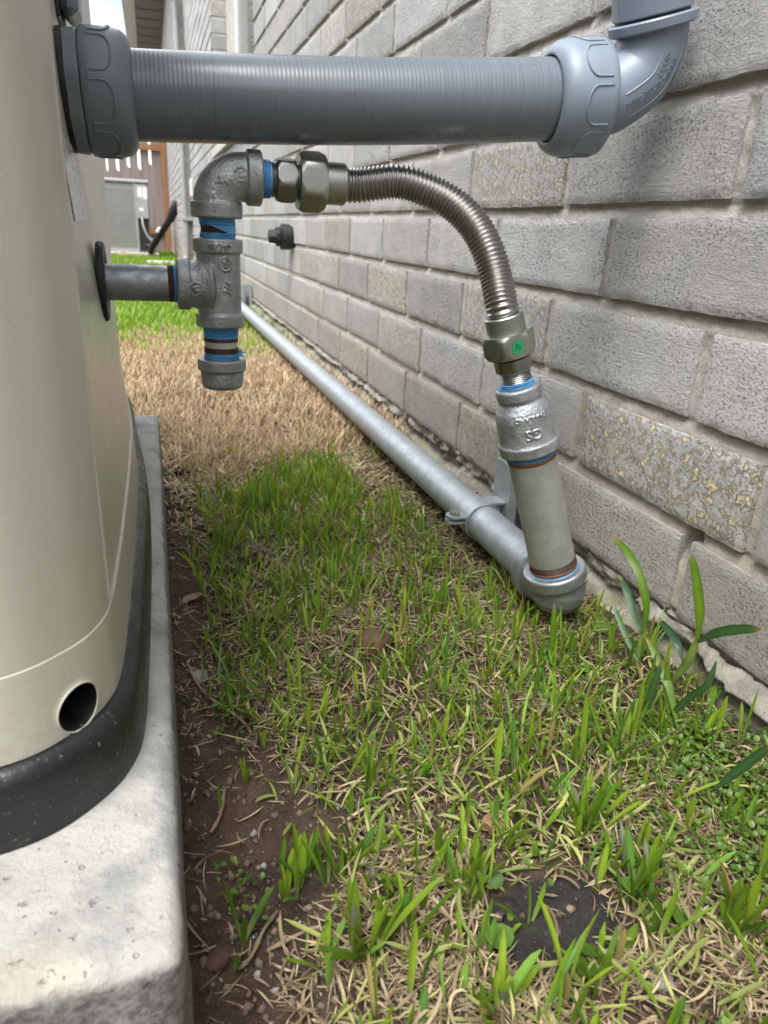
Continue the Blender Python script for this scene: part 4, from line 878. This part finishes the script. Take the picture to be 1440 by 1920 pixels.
n = 2600; x = U(.03, .40, n); y = .11+1.0*rng.random(n)**1.2; keep_ = rng.random(n) < density_soil(x, y); x, y = x[keep_], y[keep_]; n = len(x); k_ = rng.random((n, 1))
gcol = np.array((.16, .21, .035))*(1-k_)+np.array((.42, .42, .14))*k_
th3 = blades(place(x, y, U(.001, .008, n)), U(0, 2*PI, n), U(.010, .034, n), U(.0010, .0030, n), U(.9, 1.6, n), U(-.3, .7, n), gcol, gcol*U(.8, 1.1, n)[:, None], 5, 3, .4, bend=rng.normal(0, .6, n))
stuff('dead_thatch', merge([th1, th2, th3]), 'straw', 'tangle of dry tan thatch lying over the soil', 'dead grass')
# green shoots: each shoot is a flattened fan of blades with a pale base
def shoots(P, hscale=1., big=False):
    base = []; hd = []; L = []; W = []; le = []; cu = []; c0 = []; c1 = []
    for x, y, s in P:
        z = float(gh(x, y)); fan = random.uniform(0, PI); k = random.choice([1, 1, 2, 2, 3, 4]) if not big else random.choice([5, 6, 7]); pale = (.50, .53, .24); br = random.uniform(.75, 1.25); yel = random.random()
        ln_ = random.gauss(0, .25); la = random.uniform(0, 2*PI)
        for j in range(k):
            f = (j-(k-1)/2)/max(1, k-1)*2 if k > 1 else 0
            base.append((x+.003*f*math.cos(fan), y+.003*f*math.sin(fan), z-.002)); a = fan if f >= 0 else fan+PI
            if abs(f) < .3: a = la
            hd.append(a+random.gauss(0, .35)); L.append(s*hscale*random.uniform(.55, 1.15)*(1-.15*abs(f))); W.append((random.uniform(.0011, .0032)*(1.35 if y < .36 else 1.) if not big else random.uniform(.0022, .0052))); le.append(abs(f)*random.uniform(.1, .5)+abs(ln_)*.4); cu.append(random.uniform(-.15, .4)+abs(f)*.2)
            g_ = np.array((.13, .25, .02))*(1-yel)+np.array((.34, .48, .04))*yel; g_ = g_*br
            if random.random() < .10: g_ = np.array((.42, .34, .12))
            if random.random() < .22: g_ = g_*np.array((.75, .95, 1.9))
            c0.append(np.array(pale)*random.uniform(.5, .95) if random.random() < .7 else g_); c1.append(g_)
    A_ = lambda q: np.array(q, float)
    return blades(A_(base), A_(hd), A_(L), A_(W), A_(le), A_(cu), A_(c0), A_(c1), 7, 3, .45, blunt=.70, bend=rng.normal(0, .35, len(base)))
def gpix(px_, py_, z=0.): p = onZ(px_, py_, z); return p[0], p[1]
P = []
while len(P) < 1900:
    x = random.uniform(.018, .402); y = .11+1.08*random.random()**1.05; d = float(density_soil(x, y)); cl = float(PATCHN(x, y, 83, 17))
    dens = .26 if y < .34 else (.5 if y < .75 else 1.0)
    if y > 1.02+.14*float(vnoise(x*12, 3, 0, 5)): continue
    if (x > .30 and y > .62) or (x > .26 and y > .85): continue
    if random.random() < d*dens*(.38+.7*max(0, cl+.25)): P.append((x, y, random.uniform(.020, .048)*(1.3 if random.random() < .18 else 1)))
g1 = shoots(P)
P2 = [(*gpix(a, b), s) for a, b, s in ((385, 940, .045), (405, 1215, .05), (345, 960, .05), (420, 870, .05), (600, 830, .05), (560, 840, .05), (650, 830, .05), (700, 860, .045), (840, 1250, .05), (930, 1290, .05), (560, 1590, .055), (735, 1470, .045), (790, 1280, .05), (650, 1270, .04), (1000, 1330, .05), (900, 1350, .05), (950, 1180, .05), (1050, 1230, .045), (1150, 1420, .05), (700, 1330, .05), (460, 1450, .03), (860, 1440, .05))]
stuff('lawn_grass', merge([g1, shoots(P2), shoots([(x+random.gauss(0, .012), y+random.gauss(0, .015), s*.8) for x, y, s in P2 for _ in range(2) if x > .06])]), 'grass', 'sparse green lawn shoots growing through the dry thatch', 'grass')
# foreground tufts one can tell apart
for px_, py_, s, lab in ((690, 1800, .062, 'large green grass tuft at the bottom, left of the dark bare patch'), (1200, 1690, .05, 'green grass tuft right of the dark bare patch'), (1390, 1760, .05, 'pale based grass tuft at the lower right edge'), (640, 1640, .042, 'yellow green grass tuft just above the large bottom tuft'), (880, 1670, .042, 'slim grass tuft at the left rim of the dark bare patch'), (560, 1620, .045, 'upright grass tuft on the rim of the dug soil hollow'), (930, 1915, .04, 'grass tuft at the bottom edge below the dark bare patch'), (1100, 1560, .05, 'broad bladed grass tuft above the dark bare patch')):
    x, y = gpix(px_, py_); d = shoots([(x, y, s), (x+.006, y+.004, s*.8), (x-.007, y+.003, s*.8)], 1., True)
    o = link('grass_tuft', make_mesh('grass_tuft', d[0], d[1], sharp=0, attr=d[2]), M['grass']); tag(o, lab, 'grass tuft', 'foreground grass tufts')
# tall broad-bladed plant against the wall
wp = thing('broad_leaf_grass', 'tall broad bladed grass plant growing against the brick wall foot', 'plant')
def leaf(pts, w, col, parent, X, lift=0, name='blade'):
    a0_ = pts[0][0]; P_ = np.array([onX(a, b, X+lift*i/len(pts)) for i, (a, b) in enumerate(pts)]); P_ = resample(cat_rom(P_, 8), 18)[0]; T = np.gradient(P_, axis=0); T /= np.linalg.norm(T, axis=1)[:, None]
    vw_ = CAM-P_; vw_ /= np.linalg.norm(vw_, axis=1)[:, None]; s = np.cross(T, vw_); s /= np.linalg.norm(s, axis=1)[:, None]; t = np.linspace(0, 1, 18)
    ww_ = w*.5*np.minimum(1, .30+1.9*t)*np.where(t > .55, np.clip(1-((t-.55)/.45)**2.6, .04, 1)**.6, 1)*(1+.05*np.sin(t*23+a0_))
    V = np.stack([P_-s*ww_[:, None], P_-vw_*(.18*ww_)[:, None], P_+s*ww_[:, None]], 1).reshape(-1, 3); Fq = np.array([[r*3+a, r*3+a+1, r*3+a+4, r*3+a+3] for r in range(17) for a in (0, 1)])
    c = np.tile(np.array(col), (len(V), 1)); c[1::3] *= 1.45; c = c*(1+.25*fbm(V[:, 0]*90, V[:, 1]*90, V[:, 2]*90, 3))[:, None]; tt2 = np.repeat(t, 3); c = np.where((tt2 > .93)[:, None] & (a0_ % 2 == 0), np.array([.30, .24, .09]), c)
    return link(name, make_mesh(name, V, Fq, sharp=0, attr=c), M['grass'], parent)
G1, G2, G3 = (.105, .19, .014), (.06, .14, .045), (.17, .26, .06)
XP = .372
leaf([(1180, 1300), (1196, 1230), (1204, 1180)], .0045, G3, wp, XP, name='stem'); leaf([(1204, 1190), (1212, 1140), (1200, 1080), (1176, 1035), (1145, 1003)], .0070, G1, wp, XP, -.01)
leaf([(1204, 1185), (1186, 1145), (1176, 1110), (1161, 1078)], .0065, G2, wp, XP, .004); leaf([(1196, 1240), (1175, 1195), (1158, 1155), (1149, 1132)], .0046, G2, wp, XP-.004)
leaf([(1258, 1280), (1290, 1240), (1308, 1196)], .0065, G3, wp, XP-.004, name='stem'); leaf([(1307, 1200), (1312, 1150), (1306, 1090), (1297, 1040)], .0070, G1, wp, XP-.004, -.01)
leaf([(1308, 1204), (1340, 1188), (1385, 1180), (1428, 1180)], .0070, G2, wp, XP-.004, -.012); leaf([(1280, 1240), (1272, 1210), (1252, 1180), (1234, 1160)], .0058, (.03, .075, .03), wp, XP-.008)
leaf([(1272, 1370), (1255, 1290), (1230, 1230), (1211, 1195)], .0058, G1, wp, XP-.02); leaf([(1262, 1370), (1250, 1290), (1255, 1240)], .0052, G1, wp, XP-.02)
leaf([(1245, 1355), (1290, 1310), (1325, 1285), (1343, 1240)], .0052, G2, wp, XP-.02); leaf([(1200, 1360), (1225, 1290), (1240, 1240)], .0055, G2, wp, XP-.024)
leaf([(1225, 1330), (1205, 1400), (1185, 1450)][::-1], .0052, G1, wp, XP-.03); leaf([(1105, 1390), (1095, 1330), (1085, 1270), (1074, 1180)], .0046, G1, wp, XP-.03); leaf([(1060, 1290), (1068, 1240), (1070, 1172)], .0046, G1, wp, XP-.03)
leaf([(1340, 1480), (1390, 1440), (1450, 1395)], .0058, G2, wp, XP-.05); leaf([(1020, 1290), (1034, 1220), (1040, 1130)], .0058, G1, wp, XP-.06)
# clover-like ground cover and round-leaved weeds
def discs(P, r, tiltm, cols, lobes=0):
    n = len(P); a = np.linspace(0, 2*PI, 9, endpoint=False); t1 = U(-tiltm, tiltm, n); t2 = U(-tiltm, tiltm, n); ro = U(0, 2*PI, n)
    rr_ = 1-.35*np.exp(-((a-PI)/.35)**2); cx = np.cos(a[None]+ro[:, None])*rr_*r[:, None]; cy = np.sin(a[None]+ro[:, None])*rr_*r[:, None]
    z = cx*np.sin(t1)[:, None]+cy*np.sin(t2)[:, None]+.0004
    V = np.stack([P[:, :1]+cx, P[:, 1:2]+cy, P[:, 2:3]+z], -1); Cn = P+np.array([0, 0, -.0004]); V = np.concatenate([V, Cn[:, None]], 1).reshape(-1, 3)
    q = np.array([[i, (i+1) % 9, 9] for i in range(9)]); Fq = (np.arange(n)[:, None, None]*10+q[None]).reshape(-1, 3); return V, Fq, np.repeat(cols, 10, 0)
def patch(cx, cy, sx_, sy_, n): return rng.normal(cx, sx_, n), rng.normal(cy, sy_, n)
xs, ys2 = [], []
for a, b, sx_, sy_, n in ((1150, 1400, .03, .03, 420), (1300, 1420, .018, .022, 800), (1400, 1520, .018, .018, 600), (1250, 1560, .03, .02, 260), (1080, 1270, .03, .03, 300), (900, 1500, .05, .04, 160), (480, 1240, .02, .04, 110), (420, 1330, .012, .02, 50), (440, 1650, .008, .012, 40), (1390, 1640, .025, .015, 300), (640, 1180, .06, .08, 160)):
    c = gpix(a, b); u, v = patch(c[0], c[1], sx_, sy_, n); xs.append(u); ys2.append(v)
x = np.concatenate(xs); y = np.concatenate(ys2); k = (x < .40) & (x > .004) & (y > .1); x, y = x[k], y[k]; n = len(x)
cl = discs(place(x, y, U(.002, .016, n)), U(.0009, .0023, n), .6, greens(n, (.07, .15, .02), (.19, .30, .045)))
tag(link('clover_cover', make_mesh('clover_cover', cl[0], cl[1], sharp=0, attr=cl[2]), M['grass']), 'tiny bright green clover leaves carpeting the corner by the wall', 'ground cover', kind='stuff')
for px_, py_, r, hgt, lab in ((935, 1765, .0075, .012, 'round pale green weed leaf at the rim of the dark bare patch'), (1095, 1820, .0065, .008, 'lowest round weed leaf on the dark bare patch'), (1100, 1790, .006, .012, 'notched round weed leaf in the middle of the dark bare patch'), (1185, 1660, .006, .012, 'round weed leaf beside the tuft right of the dark patch'), (1275, 1710, .006, .008, 'flat round weed leaf near the lower right'), (1125, 1185, .0085, .006, 'dark round weed leaf just below the pipe elbow'), (1100, 1252, .007, .012, 'yellow green round weed leaf below the pipe elbow'), (930, 1640, .005, .01, 'small round weed leaf left of the dark bare patch'), (690, 1075, .008, .006, 'round leaf in the turf left of the pipe clamp')):
    x, y = gpix(px_, py_, .01); z = float(gh(x, y)); w_ = thing('round_leaf_weed', lab, 'weed', 'round leaved weeds')
    d = discs(np.array([[x, y, z+hgt]]), np.array([r]), .45, np.array([[.13, .25, .035]])*random.uniform(.7, 1.25)); 
    V = np.r_[d[0], d[0]-np.array([0, 0, .0004])]; link('leaf', make_mesh('leaf', V, np.r_[d[1], d[1][:, ::-1]+10], sharp=0, attr=np.r_[d[2], d[2]]), M['grass'], w_)
    sw = sweep([(x+.003, y+.002, z-.002), (x+.002, y, z+hgt*.5), (x, y, z+hgt-.0006)], .0005, 6); link('stalk', make_mesh('stalk', sw[0], sw[1], sharp=0, attr=np.tile([[.16, .2, .06]], (len(sw[0]), 1))), M['grass'], w_)
# brown dead lawn, then the green lawn behind it
def lawn_blades(n, xr, yr, Lr, Wr, colf, ypow=1., seg=4, lean=(.1, .9), mask=None):
    x = U(*xr, n); y = yr[0]+(yr[1]-yr[0])*rng.random(n)**ypow
    if mask is not None: k = mask(x, y); x, y = x[k], y[k]; n = len(x)
    return blades(place(x, y), U(0, 2*PI, n), U(*Lr, n), U(*Wr, n), U(*lean, n), U(0, 1.3, n), colf(n)*.75, colf(n), seg, 2)
def free(x, y): return ~((x < -.002) & (x > -1.28) & (y > .15) & (y < 1.02))
def brown(n):
    k = rng.random((n, 1)); return np.array((.38, .26, .14))*(1-k)+np.array((.78, .60, .38))*k
dl1 = lawn_blades(48000, (-.35, .415), (.93, 2.75), (.014, .038), (.0009, .0022), brown, 1.3, mask=lambda x, y: free(x, y) & (y > 1.04+.10*vnoise(x*12, 3, 0, 5)+.05*rng.random(len(x))) & (y < 2.5+.55*fbm(x*7, y*5, 0, 15)+.3*rng.random(len(x))) & (rng.random(len(x)) < .45+.9*np.clip(fbm(x*14, y*14, 0, 91)+.45, 0, 1)))
dl2 = lawn_blades(9000, (.0, .30), (.80, 1.25), (.012, .03), (.0012, .0026), brown, 1., lean=(.7, 1.5), mask=lambda x, y: rng.random(len(x)) < np.clip((y-.8)/.3, 0, 1)*.8)
stuff('dead_lawn', merge([dl1, dl2]), 'straw', 'band of brown dead turf between the near and far green grass', 'dead grass')
lg = lambda n: greens(n, (.15, .32, .012), (.32, .50, .03))
l1 = lawn_blades(26000, (-1.2, .41), (2.05, 5.2), (.025, .05), (.003, .006), lg, 1.4, 3, mask=lambda x, y: rng.random(len(x)) < np.clip((y-2.15-.45*fbm(x*7, y*5, 0, 15))*1.8, 0, 1))
l2 = lawn_blades(16000, (-2.5, .32), (5.2, 13.1), (.03, .055), (.006, .011), lg, 1., 3, mask=lambda x, y: ~((np.abs(x-.16) < .24) & (np.abs(y-8.43) < .2)) & ~((x > -1.18) & (x < .12) & (y > 10.33) & (y < 11.6)))
l3 = lawn_blades(12000, (-6, -1.3), (-1.5, 6), (.03, .055), (.008, .014), lg, 1., 3)
stuff('green_lawn', merge([l1, l2, l3]), 'grass', 'bright green lawn in the background beyond the dead turf', 'grass')
n = 5200; x = np.where(rng.random(n) < .6, U(-.002, .09, n), U(.09, .40, n)); y = .12+.95*rng.random(n)**1.2; r_ = .0006+.0032*rng.random(n)**3.2
oc = np.array([(1, 0, 0), (0, 1, 0), (-1, 0, 0), (0, -1, 0), (0, 0, 1), (0, 0, -.6), ], float); of = np.array([[0, 1, 4], [1, 2, 4], [2, 3, 4], [3, 0, 4], [1, 0, 5], [2, 1, 5], [3, 2, 5], [0, 3, 5]])
cv = (oc[None]*(.6+.8*rng.random((n, 6, 1)))*r_[:, None, None]+rng.normal(0, .15, (n, 6, 3))*r_[:, None, None]+place(x, y, .0004)[:, None]).reshape(-1, 3)
k_ = rng.random((n, 1)); cc_ = np.array((.055, .036, .026))*(1-k_)+np.array((.24, .17, .125))*k_; cc_[rng.random(n) < .08] = (.30, .29, .27)
o = link('soil_crumbs', make_mesh('soil_crumbs', cv, (np.arange(n)[:, None, None]*6+of[None]).reshape(-1, 3), smooth=False, attr=np.repeat(cc_, 6, 0)), M['crumb']); tag(o, 'loose brown soil crumbs and grit on the bare strip', 'soil crumbs', kind='stuff')
# runners, pebbles, clod, dead leaves
for k, (pts, lab) in enumerate(((((520, 1660), (495, 1710), (470, 1770), (445, 1800)), 'pale jointed grass runner lying on the soil below the hollow'), (((500, 1760), (560, 1745), (600, 1735)), 'short straw coloured runner right of the long runner'), (((420, 1480), (412, 1520), (395, 1555)), 'curved brown root above the dug hollow'), (((350, 1240), (380, 1290), (450, 1330), (470, 1360)), 'thin brown root crossing the soil strip'))):
    P_ = np.array([(*gpix(*q), 0) for q in pts]); P_[:, 2] = gh(P_[:, 0], P_[:, 1])+.004; P_ = cat_rom(P_, 8); r_ = .0010+.0006*np.exp(-((np.arange(len(P_)) % 8-4)/1.2)**2)
    sw = sweep(P_, r_, 8); tag(link('grass_runner', make_mesh('grass_runner', sw[0], sw[1], sharp=0, attr=np.tile([[.36, .26, .16]], (len(sw[0]), 1))), M['straw']), lab, 'runner', 'dry grass runners')
def rock(name, px_, py_, r, mat, lab, cat, seed, flat=.7):
    x, y = gpix(px_, py_); u = np.linspace(0, PI, 12)[1:-1]; v = np.linspace(0, 2*PI, 16, endpoint=False); A_, B_ = np.meshgrid(u, v, indexing='ij')
    D = np.stack([np.sin(A_)*np.cos(B_), np.sin(A_)*np.sin(B_), np.cos(A_)*flat], -1).reshape(-1, 3); D = np.r_[D, [[0, 0, flat]], [[0, 0, -flat]]]; D = D*r*(1+.45*fbm(D[:, 0]*2.3+seed, D[:, 1]*2.3, D[:, 2]*2.3, 5, 5))[:, None]
    Fc = [[i*16+j, (i+1)*16+j, (i+1)*16+(j+1) % 16, i*16+(j+1) % 16] for i in range(9) for j in range(16)]+[[160, j, (j+1) % 16] for j in range(16)]+[[161, 144+(j+1) % 16, 144+j] for j in range(16)]
    tag(obj(name, (D+np.array([x, y, float(gh(x, y))+r*flat*.35]), Fc), mat, sharp=0), lab, cat)
rock('pebble', 372, 1255, .008, M['stone'], 'small grey pebble on the soil beside the slab', 'pebble', 1)
rock('pebble', 408, 1795, .006, M['clod'], 'small brown stone at the lower left of the soil strip', 'stone', 2)
rock('soil_clod', 700, 1225, .017, M['clod'], 'reddish brown crumbly clod of soil among the grass', 'soil clod', 3, .55)
rock('pebble', 1240, 1850, .006, M['stone'], 'pale small stone near the lower right tufts', 'stone', 5)
def dead_leaf(px_, py_, l, w, az, lab):
    x, y = gpix(px_, py_); t = np.linspace(0, 1, 8); c, s = math.cos(az), math.sin(az); V = []
    for q in t:
        for a in (-1, 0, 1): d = (q-.5)*l; e = a*w*math.sin(PI*(.06+.9*q)); V.append((x+c*d-s*e, y+s*d+c*e, float(gh(x, y))+.005+.15*abs(e)+.02*l*math.sin(q*5)))
    V = np.array(V); V = np.r_[V, V-np.array([0, 0, .0004])]
    q = [[r*3+a, r*3+a+1, r*3+a+4, r*3+a+3] for r in range(7) for a in (0, 1)]; tag(obj('dead_leaf', (V, q+[[i+24 for i in f[::-1]] for f in q]), M['leaf_dead'], sharp=0), lab, 'leaf')
dead_leaf(360, 1115, .03, .006, .8, 'curled tan leaf scrap on the soil strip by the slab'); dead_leaf(925, 1550, .02, .007, .3, 'reddish dead leaf above the dark bare patch'); dead_leaf(335, 845, .05, .012, .5, 'grey brown leaf lying near the far corner of the slab')
